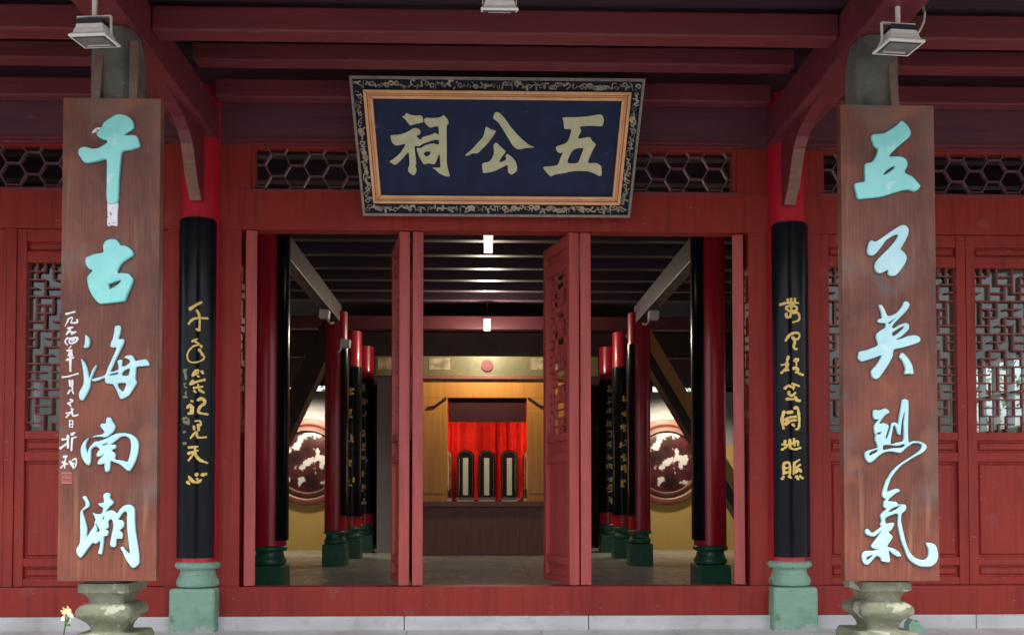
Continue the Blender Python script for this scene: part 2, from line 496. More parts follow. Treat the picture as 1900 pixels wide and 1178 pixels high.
def glyph_mesh(name, loops, depth, bevel, grow=None):
    """filled outlines with holes, raised by depth with rounded edges; x right, y up, z out"""
    cu = bpy.data.curves.new(name, 'CURVE')
    cu.dimensions = '2D'
    cu.fill_mode = 'BOTH'
    cu.extrude = depth / 2
    cu.bevel_depth = bevel
    cu.bevel_resolution = 2
    cu.offset = -bevel * 0.9 if grow is None else grow
    for lp in loops:
        s = cu.splines.new('POLY')
        s.points.add(len(lp) - 1)
        for p, (x, y) in zip(s.points, lp):
            p.co = (x, y, 0, 1)
        s.use_cyclic_u = True
    o = bpy.data.objects.new(name, cu)
    COL.objects.link(o)
    dg = bpy.context.evaluated_depsgraph_get()
    me = bpy.data.meshes.new_from_object(o.evaluated_get(dg))
    bpy.data.objects.remove(o)
    bpy.data.curves.remove(cu)
    bm = bmesh.new()
    bm.from_mesh(me)
    bpy.data.meshes.remove(me)
    return bm


def stroke_faces(bm, pts, w0, mapf, lift, taper=True):
    """a brush stroke as a thin raised ribbon with round ends; mapf maps flat x, y, out -> point"""
    P2 = [Vector(p) for p in pts]
    dense = []
    for i in range(len(P2) - 1):
        p0, p1, p2, p3 = P2[max(i - 1, 0)], P2[i], P2[i + 1], P2[min(i + 2, len(P2) - 1)]
        for s in range(5):
            t = s / 5
            dense.append(0.5 * ((2 * p1) + (p2 - p0) * t + (2 * p0 - 5 * p1 + 4 * p2 - p3) * t * t + (3 * p1 - p0 - 3 * p2 + p3) * t ** 3))
    dense.append(P2[-1])
    n = len(dense)
    L, Rr = [], []
    for i, p in enumerate(dense):
        d = (dense[min(i + 1, n - 1)] - dense[max(i - 1, 0)])
        if d.length < 1e-9:
            d = Vector((1, 0))
        d.normalize()
        nn = Vector((-d.y, d.x))
        t = i / (n - 1)
        wv = w0 * (0.5 + 0.10 * math.sin(t * 9 + p.x)) * (1 if not taper else (1.12 - 0.30 * t))
        L.append(p + nn * wv)
        Rr.append(p - nn * wv)
    d0 = (dense[0] - dense[1]).normalized()
    d1 = (dense[-1] - dense[-2]).normalized()
    loop = L + [dense[-1] + d1 * w0 * 0.32] + list(reversed(Rr)) + [dense[0] + d0 * w0 * 0.42]
    top = [bm.verts.new(mapf(q.x, q.y, lift)) for q in loop]
    bot = [bm.verts.new(mapf(q.x, q.y, -0.001)) for q in loop]
    m = len(loop)
    for i in range(n - 1):                                # top surface as quads
        bm.faces.new((top[i], top[i + 1], top[m - 2 - (i + 1)], top[m - 2 - i]))
    bm.faces.new((top[n - 1], top[n], top[n + 1]))
    bm.faces.new((top[m - 2], top[m - 1], top[0]))
    for i in range(m):
        bm.faces.new((top[i], bot[i], bot[(i + 1) % m], top[(i + 1) % m]))


# traced outlines, each in the pixels of an enlargement: (origin x, origin y, scale, [outlines and holes])
G_QIAN = (100, 200, 5.1227, [[(610,75),(690,82),(745,120),(765,165),(758,205),(700,250),(680,272),(780,272),(805,295),(820,340),(818,375),(740,405),(655,425),(640,520),(625,700),(613,900),(516,905),(512,640),(508,500),(420,515),(320,532),(285,515),(250,460),(243,425),(265,392),(310,383),(380,400),(440,390),(512,345),(512,320),(470,310),(430,285),(415,255),(450,215),(470,185),(485,152),(560,100)]])
G_QIANTIP = (100, 200, 5.1227, [[(516,908),(560,906),(613,904),(609,1010),(605,1120),(560,1121),(514,1122),(516,1010)], [(367,247),(385,220),(405,203),(450,195),(425,228),(400,240)]])
G_GU = (140, 430, 7.85, [[(540,115),(600,120),(650,165),(672,205),(730,210),(790,235),(840,285),(857,325),(835,360),(760,410),(690,460),(650,520),(625,605),(720,607),(790,620),(835,665),(850,700),(830,780),(780,890),(735,1000),(720,1015),(560,1035),(385,1050),(330,1020),(260,930),(210,820),(188,690),(215,630),(268,572),(210,545),(170,480),(162,430),(170,385),(220,360),(300,330),(420,308),(418,220),(440,160),(480,128)], [(495,770),(590,735),(685,710),(620,785),(515,840),(508,800)]])
G_HAI = (140, 595, 7.853, [[(160,205),(200,235),(220,285),(215,350),(185,390),(135,388),(150,340),(155,270)],
    [(105,555),(150,610),(180,680),(205,800),(215,840),(260,720),(310,645),(318,665),(270,770),(235,860),(222,960),(180,1060),(125,1150),(85,1145),(65,1080),(80,1020),(130,930),(138,820),(120,680),(100,570)],
    [(600,78),(655,75),(672,110),(660,190),(640,268),(700,268),(720,285),(710,335),(660,440),(600,560),(550,680),(525,745),(635,715),(640,650),(625,600),(640,578),(690,572),(692,670),(760,650),(810,600),(780,560),(725,540),(750,515),(800,503),(845,515),(870,560),(890,590),(960,575),(1030,565),(1065,590),(1088,635),(1075,655),(990,665),(900,675),(890,760),(885,850),(905,890),(895,925),(840,1010),(790,1085),(690,1140),(655,1115),(620,1030),(565,930),(480,915),(445,885),(440,830),(350,865),(290,880),(250,868),(270,845),(350,825),(445,790),(490,680),(550,550),(610,400),(545,392),(525,370),(530,325),(555,270),(575,180),(585,105)],
    [(500,800),(520,780),(630,752),(630,778),(560,792)], [(690,795),(705,745),(745,715),(805,700),(785,798)], [(625,925),(660,908),(745,910),(750,940),(720,1015),(690,1025),(645,980)]])
G_NAN = (140, 765, 9.8143, [[(600,90),(655,92),(680,150),(730,230),(738,275),(710,340),(655,395),(590,440),(530,447),(450,436),(330,445),(380,415),(470,400),(520,385),(545,350),(500,285),(472,245),(485,210),(520,198),(572,195),(580,120)],
    [(262,460),(225,520),(205,590),(210,660),(245,755),(250,690),(290,610),(370,530),(440,520),(560,480),(700,410),(780,382),(900,375),(1010,395),(1100,450),(1150,520),(1165,600),(1150,740),(1110,880),(1050,1000),(1010,1055),(985,1065),(940,1040),(830,945),(660,880),(650,930),(635,1040),(600,1078),(565,1065),(550,1000),(548,925),(500,938),(440,940),(422,915),(445,860),(540,755),(470,790),(420,800),(405,775),(415,730),(460,670),(430,630),(390,615),(340,630),(300,680),(295,780),(290,870),(270,945),(240,945),(190,900),(135,800),(115,690),(130,600),(170,530),(220,480)],
    [(660,585),(740,520),(830,450),(900,432),(960,445),(1005,480),(1030,570),(1025,700),(1000,810),(965,895),(860,875),(735,850),(745,770),(720,725),(665,690),(745,645),(748,590),(700,583)], [(500,585),(600,553),(592,574),(520,598)]])
G_CHAO = (135, 905, 7.364, [[(150,118),(185,105),(215,150),(240,215),(232,250),(180,285),(148,310),(160,370),(195,490),(205,560),(200,660),(190,690),(250,600),(315,500),(325,430),(310,380),(290,335),(330,352),(400,350),(418,330),(430,270),(400,250),(362,212),(440,190),(432,100),(455,72),(485,62),(520,80),(520,140),(560,180),(562,210),(520,250),(465,318),(530,302),(580,318),(615,350),(660,290),(710,245),(770,228),(820,245),(855,290),(858,450),(870,600),(895,760),(915,900),(918,1030),(890,1065),(840,1092),(800,1060),(740,970),(690,860),(665,815),(705,800),(720,840),(795,905),(780,760),(760,560),(755,420),(760,350),(740,322),(700,335),(635,430),(690,445),(712,490),(700,540),(655,575),(690,625),(685,690),(610,695),(600,780),(580,805),(540,795),(525,755),(545,650),(570,520),(560,450),(535,420),(495,455),(500,510),(490,545),(455,555),(490,580),(495,620),(478,650),(440,660),(430,760),(410,890),(395,900),(362,880),(385,800),(390,715),(330,755),(285,740),(210,830),(150,915),(120,938),(85,905),(66,850),(75,805),(110,750),(120,640),(118,480),(122,320),(145,285),(190,235),(185,180)],
    [(330,480),(385,575),(335,605),(345,560)], [(425,434),(430,400),(447,383),(442,430)]])
G_WU = (1570, 220, 7.6, [[(725,40),(790,80),(840,145),(858,190),(850,240),(790,300),(680,390),(600,470),(570,522),(700,522),(770,540),(810,585),(815,650),(778,738),(880,790),(940,850),(998,920),(960,975),(920,990),(850,970),(770,975),(640,1015),(460,1070),(300,1090),(160,1103),(125,1070),(105,980),(92,900),(180,875),(232,850),(230,635),(300,610),(350,575),(390,500),(410,420),(360,380),(325,290),(318,255),(345,225),(470,215),(560,170),(660,100)], [(485,765),(530,715),(590,670),(640,655),(625,690),(560,740),(510,768)]])
G_GONG = (1590, 400, 10.709, [[(830,130),(900,128),(955,165),(980,225),(965,320),(900,460),(825,595),(890,650),(940,730),(945,790),(910,880),(830,1000),(740,1100),(640,1115),(590,1080),(580,1000),(500,1040),(420,1065),(370,1045),(325,980),(318,910),(350,830),(430,740),(560,610),(680,480),(750,380),(775,310),(700,322),(620,365),(530,430),(470,520),(400,610),(320,700),(270,718),(200,700),(170,640),(180,560),(210,460),(250,428),(330,448),(450,380),(600,270),(740,180)]])
G_YING = (1580, 545, 7.6, [[(365,95),(405,98),(440,150),(470,220),(500,250),(580,225),(640,180),(690,110),(720,50),(760,45),(795,85),(775,140),(720,210),(640,290),(590,340),(550,400),(580,420),(650,375),(730,345),(775,355),(792,390),(780,440),(700,520),(610,580),(700,560),(780,525),(870,515),(930,535),(950,575),(935,610),(850,645),(700,690),(580,720),(560,820),(510,920),(430,1040),(370,1120),(330,1135),(285,1110),(265,1050),(280,1000),(350,920),(410,800),(300,840),(170,880),(130,888),(90,860),(80,820),(100,750),(180,735),(260,705),(355,660),(345,600),(330,545),(345,490),(400,445),(455,415),(460,355),(430,350),(370,340),(348,320),(370,290),(410,280),(400,200),(380,140)],
    [(555,485),(640,425),(720,388),(690,440),(620,500),(565,530)], [(495,348),(545,315),(605,268),(560,320),(525,356)], [(690,765),(730,785),(790,850),(840,940),(858,1055),(800,1057),(735,1060),(748,990),(715,890),(665,820)]])
G_LIE = (1590, 725, 7.6, [[(250,205),(310,210),(380,183),(430,205),(450,240),(400,270),(370,300),(305,400),(370,390),(420,410),(440,445),(420,520),(398,605),(425,602),(465,480),(485,395),(515,380),(555,390),(578,410),(590,300),(620,120),(630,60),(660,48),(710,65),(720,150),(715,400),(718,600),(730,670),(780,650),(870,650),(940,675),(980,715),(975,760),(920,815),(830,860),(720,930),(620,1000),(540,1090),(480,1178),(442,1178),(490,1090),(580,1000),(690,920),(800,850),(880,790),(918,730),(905,690),(850,672),(780,680),(740,710),(690,745),(620,810),(560,808),(470,795),(380,810),(310,855),(240,920),(185,955),(150,945),(115,890),(108,830),(130,795),(200,770),(285,745),(275,680),(250,620),(260,570),(250,545),(238,480),(240,430),(270,380),(305,338),(240,335),(222,280),(225,215)],
    [(368,710),(440,702),(560,715),(650,692),(680,712),(620,745),(500,750),(368,778)], [(470,692),(490,520),(510,425),(540,440),(575,540),(606,555),(612,500),(630,340),(668,220),(655,400),(655,636),(560,668)], [(165,835),(200,800),(282,770),(286,800),(190,855)], [(262,545),(335,515),(325,550),(275,556)]])
G_QI = (1590, 850, 5.7437, [[(328,174),(362,174),(345,220),(320,320),(420,288),(460,310),(400,350),(330,420),(420,432),(445,460),(515,460),(530,495),(515,530),(480,565),(475,640),(500,760),(530,880),(570,980),(630,1045),(700,1068),(750,1065),(780,1020),(778,950),(755,890),(770,878),(840,895),(870,950),(880,1030),(860,1095),(800,1140),(700,1140),(630,1110),(565,1055),(520,950),(475,830),(445,680),(440,560),(310,605),(315,670),(390,660),(400,680),(370,740),(340,765),(385,810),(370,850),(330,920),(400,945),(460,985),(480,1025),(440,1030),(390,1000),(345,965),(358,1090),(272,1082),(265,1050),(215,1025),(180,1060),(130,1115),(95,1122),(65,1080),(60,1020),(90,975),(190,968),(260,940),(200,950),(160,925),(175,890),(220,830),(270,740),(200,805),(150,808),(95,780),(98,740),(120,730),(170,775),(260,710),(255,680),(268,640),(255,575),(320,510),(290,490),(290,430),(315,410),(280,380),(272,340),(300,240)],
    [(335,542),(380,502),(440,477),(466,469),(430,512),(380,537)], [(105,1070),(110,1040),(180,1012),(150,1050),(112,1076)]])
G_PCI = (715, 200, 8.4154, [[(335,115),(400,140),(470,155),(575,155),(605,230),(590,265),(500,285),(405,310),(370,280),(320,215),(272,175),(310,160)],
    [(620,215),(650,190),(740,195),(860,185),(920,150),(975,200),(998,250),(990,300),(970,320),(972,600),(975,900),(1000,1020),(1018,1100),(950,1098),(870,1065),(790,1000),(750,970),(868,965),(870,900),(858,760),(800,890),(770,920),(700,905),(620,920),(590,890),(540,800),(505,700),(505,668),(570,668),(640,622),(760,594),(845,614),(845,540),(770,545),(690,570),(600,600),(540,640),(470,640),(475,720),(490,830),(495,920),(480,940),(498,1000),(490,1050),(455,1090),(400,1060),(365,1020),(375,960),(388,930),(385,820),(370,735),(300,810),(220,890),(160,930),(75,880),(120,850),(220,770),(290,680),(325,605),(260,615),(180,630),(130,600),(100,540),(92,480),(120,465),(220,460),(320,430),(400,390),(440,360),(490,352),(540,375),(562,420),(550,450),(500,485),(560,540),(600,495),(720,460),(790,428),(845,455),(840,330),(780,330),(710,348),(670,315),(625,265)],
    [(612,760),(640,725),(715,722),(705,770),(655,800)]])
G_PGONG = (855, 200, 8.4133, [[(410,328),(470,365),(555,395),(545,430),(470,545),(370,655),(275,745),(200,745),(120,785),(85,772),(180,690),(280,580),(360,490),(385,400)],
    [(545,105),(580,98),(620,115),(700,200),(790,330),(930,490),(1070,610),(1155,650),(1020,662),(940,682),(880,675),(820,620),(740,490),(650,340),(590,255),(518,195),(530,140)],
    [(565,578),(620,630),(710,715),(660,790),(610,875),(660,872),(715,840),(710,780),(740,755),(800,795),(865,870),(888,950),(880,1020),(805,1070),(750,1030),(740,925),(660,960),(530,1020),(390,1050),(358,1030),(345,930),(365,895),(450,875),(500,820),(530,730),(522,620)]])
G_PWU = (1000, 200, 8.4154, [[(380,180),(600,175),(760,160),(945,130),(990,160),(1008,220),(995,290),(965,318),(800,312),(640,325),(660,390),(610,510),(750,490),(800,495),(830,550),(885,600),(840,690),(765,880),(880,885),(940,910),(970,950),(975,1060),(945,1088),(870,1050),(760,1015),(640,1010),(500,1020),(420,1040),(350,1050),(250,1070),(190,1095),(150,1060),(75,970),(110,945),(290,925),(340,810),(380,735),(330,738),(285,710),(270,660),(290,630),(400,595),(460,540),(510,370),(405,362),(390,250)], [(450,885),(490,760),(540,690),(610,662),(695,665),(670,740),(605,885)]])

S_SIGN = [(100, 570, 6.93, [([(140,82),(258,52)],24),([(165,150),(215,122),(225,150)],18),([(170,160),(130,235)],16),([(205,190),(215,150)],14),([(205,195),(285,190),(280,150)],24),([(160,265),(230,250)],22),([(200,270),(145,345)],24),([(180,310),(265,315)],20),([(210,340),(270,310)],20),([(165,385),(130,430),(160,480)],20),([(180,400),(280,385),(275,430),(200,460),(182,412)],26),([(215,420),(250,410)],24),([(180,520),(210,490)],14),([(155,550),(220,545)],26),([(195,555),(170,620)],20),([(205,560),(225,620)],22),([(150,670),(240,640)],26),([(197,600),(200,815)],28),([(95,890),(180,880),(300,845)],20),([(190,930),(195,1010)],24),([(225,930),(225,1050)],24),([(190,1000),(225,1010)],18),([(195,1060),(165,1105)],24),([(220,1050),(240,1105)],22)]),
          (100, 730, 6.93, [([(195,70),(230,80),(200,110)],20),([(165,120),(235,90)],18),([(185,125),(210,160)],20),([(210,190),(230,200),(145,300)],20),([(145,245),(210,230)],18),([(220,230),(240,280),(300,265)],24),([(190,340),(190,420)],14),([(190,340),(230,345),(228,430)],14),([(195,385),(225,385)],14),([(195,420),(228,425)],12),([(215,520),(255,495)],30),([(170,530),(170,690)],28),([(95,580),(180,575)],22),([(70,695),(170,625)],26),([(225,560),(215,725)],26),([(225,565),(280,550)],18),([(115,800),(160,795)],28),([(145,810),(130,870)],16),([(100,870),(165,900)],26),([(80,945),(130,890)],16),([(130,890),(130,950)],14),([(195,860),(240,935)],26),([(225,850),(275,830),(270,920),(235,955)],16),([(240,880),(250,900)],16)])]
S_LEFT = [(330, 550, 6.543, [([(140,155),(285,65)],30),([(230,165),(262,250),(258,415)],26),([(128,330),(200,270),(350,258)],24),([(225,395),(260,415)],24),([(172,545),(240,512)],20),([(205,545),(255,580),(180,610),(115,690),(130,780),(220,800),(300,760),(310,720)],18),([(255,640),(315,735)],26),([(275,590),(285,615)],26),([(180,960),(215,905),(250,900)],30),([(185,950),(245,930)],26),([(285,905),(300,930)],28),([(240,965),(260,975)],22),([(150,1065),(185,1015)],26),([(150,1060),(320,1005)],28),([(190,1110),(300,1090)],18),([(245,1065),(250,1120)],16),([(195,1140),(220,1165)],20),([(255,1130),(310,1165)],24)]),
          (330, 720, 6.371, [([(155,150),(180,155)],20),([(105,230),(155,200),(150,300)],26),([(175,215),(178,300)],26),([(120,300),(185,300)],20),([(235,140),(285,120),(310,170),(260,220),(245,285),(340,305)],26),([(205,390),(255,385),(270,430),(240,450)],18),([(190,450),(195,490)],24),([(240,430),(245,500)],28),([(150,590),(215,510)],20),([(225,520),(235,580),(325,575)],22),([(125,700),(235,690)],26),([(120,770),(240,735)],24),([(205,690),(195,760),(125,855)],24),([(195,760),(250,840),(335,880)],28),([(215,1025),(235,1010)],34),([(275,1025),(325,1010)],30),([(130,1045),(180,1100),(235,1110),(270,1080)],28),([(225,1065),(235,1085)],20),([(110,1105),(140,1130)],30)])]
S_LEFTSIDE = [(330, 550, 6.543, [([(60,890),(105,885)],25),([(75,900),(95,1000)],40),([(65,1060),(95,1050)],18),([(70,1085),(105,1110)],18),([(90,1165),(100,1150)],18)]),
              (330, 720, 6.371, [([(85,50),(90,80)],20),([(50,100),(115,105)],20),([(50,360),(100,345)],28),([(60,390),(130,420)],30),([(120,360),(130,410)],22),([(60,515),(85,515)],24),([(55,650),(95,650)],30)])]
S_RIGHT = [(1435, 540, 6.543, [([(95,155),(180,140),(310,145)],26),([(175,95),(185,140)],24),([(215,90),(215,140)],24),([(260,90),(260,140)],24),([(160,190),(220,175),(280,195),(275,235),(200,245),(165,215),(162,192)],26),([(215,180),(220,245)],24),([(160,270),(165,310),(205,310),(215,270),(300,265),(315,345),(235,380)],26),([(155,600),(200,530),(280,505),(320,530),(300,580),(240,580),(225,560)],24),([(240,560),(260,620),(245,660),(260,700),(290,700)],28),([(185,790),(165,890),(180,960)],24),([(110,890),(190,880)],20),([(110,990),(185,900)],24),([(150,960),(190,960)],18),([(250,850),(275,820),(280,900)],24),([(300,820),(300,850)],22),([(240,940),(290,935),(300,990),(370,1015)],28),([(270,990),(310,950)],22)]),
           (1435, 710, 6.371, [([(220,10),(310,40)],22),([(140,65),(180,35),(230,60)],24),([(240,40),(235,80)],20),([(185,105),(190,140),(225,150),(260,115)],28),([(160,190),(235,195)],28),([(255,170),(280,205),(320,210)],30),([(135,335),(115,430),(130,540)],26),([(245,300),(285,300),(305,420),(300,530),(260,550)],28),([(170,350),(225,345)],34),([(145,440),(190,410),(270,400)],28),([(145,490),(200,450),(270,440)],28),([(225,490),(245,510)],30),([(145,680),(140,740)],20),([(115,725),(175,730)],18),([(110,790),(170,745)],20),([(195,670),(200,760),(250,785),(325,765)],24),([(240,660),(250,745)],22),([(215,720),(285,690),(290,740)],24),([(130,960),(130,1080)],24),([(130,950),(190,950),(195,1080)],24),([(135,1010),(190,1000)],20),([(135,1060),(190,1055)],24),([(115,1135),(130,1105)],26),([(185,1100),(210,1125)],26),([(240,950),(310,905)],22),([(245,950),(235,1080)],24),([(250,1010),(320,965)],24),([(255,1060),(300,1020),(330,1050)],30),([(265,1105),(295,1140)],28),([(310,1100),(355,1130)],26)])]

# ------------------------------------------------------------------ measured layout
D1, D2, DW = 4.98, 6.53, 6.50                 # front pillars, gallery columns, wall face (world Y)
D3, D4, D5, D6 = 8.63, 12.5, 14.0, 15.4       # columns inside the hall
CX = 0.10                                     # axis of the hall
HB = 2.20                                     # half a bay
XE = 7.4                                      # half length of the hall
z_sill, z_step, z_lint, z_tr0, z_tr1 = Z(1087, DW), Z(1141, DW), Z(429, DW), Z(356, DW), Z(273, DW)
xdl, xdr = X(446, DW), X(1390, DW)            # door opening

# ------------------------------------------------------------------ ground, paving
bm = NB()
bmesh.ops.create_grid(bm, x_segments=1, y_segments=1, size=600)
bmesh.ops.translate(bm, verts=bm.verts[:], vec=(0, 0, -0.45))
struct('courtyard_ground', bm, M_COURT)
bm = NB()
xs = [-XE + i * 0.98 for i in range(17)]
ys = [4.25, 4.72, 5.35, 5.98, 6.455]
for i in range(len(xs) - 1):
    for j in range(len(ys) - 1):
        box(bm, xs[i] + 0.003, xs[i + 1] - 0.003, ys[j] + 0.003, ys[j + 1] - 0.003, -0.446, random.uniform(-0.0015, 0.0005))
struct('gallery_floor', bm, M_FLOOR)
bm = NB()
jx = [-XE, -5.2, -3.9, X(250, DW), X(752, DW), X(1090, DW), X(1440, DW), X(1800, DW), 5.6, XE]
for a, b in zip(jx, jx[1:]):
    box(bm, a + 0.003, b - 0.003, 6.460, 6.9, -0.44, z_step)
struct('stone_step', bm, M_STEP, bevel=0.006)
bm = NB()
for i in range(-13, 13):
    for j in range(0, 19):
        x0, y0 = i * 0.6, 6.9 + j * 0.6
        box(bm, x0 + 0.002, x0 + 0.598, y0 + 0.002, y0 + 0.598, -0.1, random.uniform(-0.0012, 0.0006))
struct('hall_floor', bm, M_HALLFLOOR)

# ------------------------------------------------------------------ the hall building
hall = thing('temple_hall', 'red timber temple hall behind the hanging couplet boards', 'building', (0, DW, 0))
bm = NB()
# front wall pieces: bottom rail, jambs, lintel band, posts round the transoms, top band
box(bm, -XE, XE, DW - 0.02, DW + 0.12, z_step, z_sill)
jl0, jl1 = X(310, DW), xdl
jr0, jr1 = xdr, X(1524, DW)
for a, b in ((jl0, jl1), (jr0, jr1)):
    box(bm, a, b, DW, DW + 0.11, z_sill, z_lint)
box(bm, -XE, XE, DW - 0.006, DW + 0.11, z_lint, z_tr0)
tl0, tl1 = X(462, DW), X(1370, DW)
sl1, sr0 = X(300, DW), X(1526, DW)
for a, b in ((sl1, tl0), (tl1, sr0)):
    box(bm, a, b, DW, DW + 0.10, z_tr0, z_tr1)
wall = obj('wall', bm, M_WALL, hall, bevel=0.004)
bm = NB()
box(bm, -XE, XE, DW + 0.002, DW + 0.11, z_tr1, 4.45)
obj('upper_wall', bm, M_UPPERSHADE, hall)
bm = NB()
for a, b in ((-XE, -2.28), (-1.88, 2.07), (2.48, XE)):
    box(bm, a, b, DW - 0.012, DW + 0.002, z_tr1 + 0.025, z_tr1 + 0.045)
    box(bm, a, b, DW - 0.05, DW + 0.002, 4.005, 4.06)
for (a, b) in ((tl0, tl1), (-XE, sl1), (sr0, XE)):
    box(bm, a - 0.02, b + 0.02, DW - 0.010, DW + 0.02, z_tr0 - 0.018, z_tr0 + 0.002)
    box(bm, a - 0.02, b + 0.02, DW - 0.010, DW + 0.02, z_tr1 - 0.002, z_tr1 + 0.016)
obj('moulding', bm, M_BEAM, wall)
# inside face and ends, back, roof
bm = NB()
wy0, wy1, wz0, wz1 = 11.1, 12.9, 2.1, 2.95
for sx in (-1, 1):
    endw = NB()
    a, b = (XE, XE + 0.2) if sx > 0 else (-XE - 0.2, -XE)
    wy0, wy1, wz0, wz1 = (11.35, 13.4, 1.95, 2.95) if sx > 0 else (13.9, 14.6, 2.15, 3.1)
    box(endw, a, b, DW, wy0, -0.4, 4.45)
    box(endw, a, b, wy1, 18.2, -0.4, 4.45)
    box(endw, a, b, wy0, wy1, -0.4, wz0)
    box(endw, a, b, wy0, wy1, wz1, 4.45)
    for k in range(1, 6):
        yy = wy0 + (wy1 - wy0) * k / 6
        box(endw, a + 0.05, b - 0.05, yy - 0.02, yy + 0.02, wz0, wz1)
    box(endw, a + 0.052, b - 0.052, wy0, wy1, (wz0 + wz1) / 2 - 0.02, (wz0 + wz1) / 2 + 0.02)
    obj('end_wall', endw, M_GREY, hall)
box(bm, -XE, -4.3, 18.0, 18.2, -0.4, 4.45)
box(bm, 4.5, XE, 18.0, 18.2, -0.4, 4.45)
box(bm, -3.2, 3.6, 18.0, 18.2, -0.4, 4.45)
for a, b in ((-4.3, -3.2), (3.6, 4.5)):
    box(bm, a, b, 18.0, 18.2, -0.4, 3.1)
    box(bm, a, b, 18.0, 18.2, 3.9, 4.45)
    for k in range(1, 4):
        xx = a + (b - a) * k / 4
        box(bm, xx - 0.02, xx + 0.02, 18.05, 18.1, 3.1, 3.9)
    box(bm, a, b, 18.05, 18.1, 3.48, 3.52)
obj('rear_wall', bm, M_DARKWALL, hall)
bm = NB()
box(bm, -XE - 0.6, XE + 0.6, DW + 0.1, 18.9, 4.46, 4.75)
prism(bm, [(3.30, 3.59), (DW + 0.098, 4.27), (DW + 0.098, 4.75), (3.30, 3.79)], 'x', -XE - 0.6, XE + 0.6)
obj('roof', bm, M_ROOF, hall)
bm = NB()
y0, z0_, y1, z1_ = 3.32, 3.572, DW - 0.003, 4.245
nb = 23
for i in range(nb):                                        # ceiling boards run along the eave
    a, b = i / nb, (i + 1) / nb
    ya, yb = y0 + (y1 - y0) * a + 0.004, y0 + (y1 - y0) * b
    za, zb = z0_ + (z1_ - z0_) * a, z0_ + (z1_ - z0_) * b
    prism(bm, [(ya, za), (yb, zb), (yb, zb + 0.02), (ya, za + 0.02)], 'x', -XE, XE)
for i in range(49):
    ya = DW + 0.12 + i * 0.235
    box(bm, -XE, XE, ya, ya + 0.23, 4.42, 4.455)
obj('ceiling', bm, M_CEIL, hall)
for (d, zb, zt, th) in ((5.20, Z(74, 5.2), Z(74, 5.2) + 0.15, 0.13), (5.92, Z(125, 5.92), Z(125, 5.92) + 0.12, 0.12), (6.41, Z(191, 6.41), Z(191, 6.41) + 0.14, 0.10)):
    for a, b in ((-XE, CX - HB - 0.125), (CX - HB + 0.125, CX + HB - 0.125), (CX + HB + 0.125, XE)):
        bm = NB()
        box(bm, a, b, d - th / 2, d + th / 2, zb, zt)
        obj('purlin', bm, M_BEAM, hall, bevel=0.012)
for i in range(11):
    d = 7.38 + i * 0.655
    bm = NB()
    box(bm, -XE, XE, d - 0.06, d + 0.06, 4.16, 4.415)
    obj('purlin', bm, M_HALLTIMBER, hall, bevel=0.01)
bm = NB()
box(bm, -XE, XE, 14.62, 14.80, Z(610, 14.6), Z(586, 14.6))
obj('tie_beam', bm, M_TIE, hall, bevel=0.01)
bm = NB()
box(bm, -XE, XE, 15.9, 16.1, 3.05, 3.55)
obj('tie_beam', bm, M_DARKWALL, hall, bevel=0.01)
for s in (-1, 1):                                          # beams from the front pillars back to the wall
    xc = CX + s * HB
    bm = NB()
    box(bm, xc - 0.12, xc + 0.12, 4.35, DW, 3.665, 3.93)
    obj('gallery_beam', bm, M_BEAM, hall, bevel=0.012)
    bm = NB()                                              # carved bracket under the beam
    pts = [(5.58, 3.664), (5.80, 3.650), (5.95, 3.615), (6.06, 3.565), (6.13, 3.505), (6.175, 3.43), (6.21, 3.345), (6.25, 3.27), (6.30, 3.21), (6.335, 3.165)]
    poly = pts + [(6.384, 3.165), (6.384, 3.664)]
    prism(bm, poly, 'x', xc - 0.045, xc + 0.045)
    bk = obj('bracket', bm, M_BEAM, hall, bevel=0.006)
    bm = NB()
    ed = [p for p in pts if p[1] < 3.52]
    prism(bm, [(y_ - 0.006, z__) for y_, z__ in ed] + [(y_ + 0.004, z__ + 0.001) for y_, z__ in reversed(ed)], 'x', xc - 0.042, xc + 0.042)
    obj('worn_edge', bm, M_BRACKET, bk)
    bm = NB()
    box(bm, xc - 0.07, xc + 0.07, D3, D4, 3.50, 3.76)
    obj('hall_beam', bm, M_HALLTIMBER, hall, bevel=0.01)


def hex_lattice(bm, x0, x1, z0, z1, s, y, phase=0.0, t=0.018, dep=0.03):
    done = set()

    def clip(a, b):
        t0, t1 = 0.0, 1.0
        dx, dz = b[0] - a[0], b[1] - a[1]
        for p, q in ((-dx, a[0] - x0), (dx, x1 - a[0]), (-dz, a[1] - z0), (dz, z1 - a[1])):
            if abs(p) < 1e-9:
                if q < 0:
                    return None
            else:
                r = q / p
                if p < 0:
                    t0 = max(t0, r)
                else:
                    t1 = min(t1, r)
        if t1 - t0 < 1e-3:
            return None
        return ((a[0] + dx * t0, a[1] + dz * t0), (a[0] + dx * t1, a[1] + dz * t1))
    hgt = math.sqrt(3) * s
    n = int((x1 - x0) / (1.5 * s)) + 3
    for i in range(-1, n):
        for j in range(-2, 5):
            cx_ = x0 + phase + i * 1.5 * s
            cz = z0 - 0.30 * hgt + j * hgt + (hgt / 2 if i % 2 else 0)
            v = [(cx_ + s * math.cos(R(60 * k)), cz + s * math.sin(R(60 * k))) for k in range(6)]
            for k in range(6):
                a, b = v[k], v[(k + 1) % 6]
                key = tuple(sorted(((round(a[0], 3), round(a[1], 3)), (round(b[0], 3), round(b[1], 3)))))
                if key in done:
                    continue
                done.add(key)
                c = clip(a, b)
                if c:
                    jy = y + random.uniform(-0.0025, 0.0025)
                    bar(bm, (c[0][0], jy, c[0][1]), (c[1][0], jy, c[1][1]), t, dep)


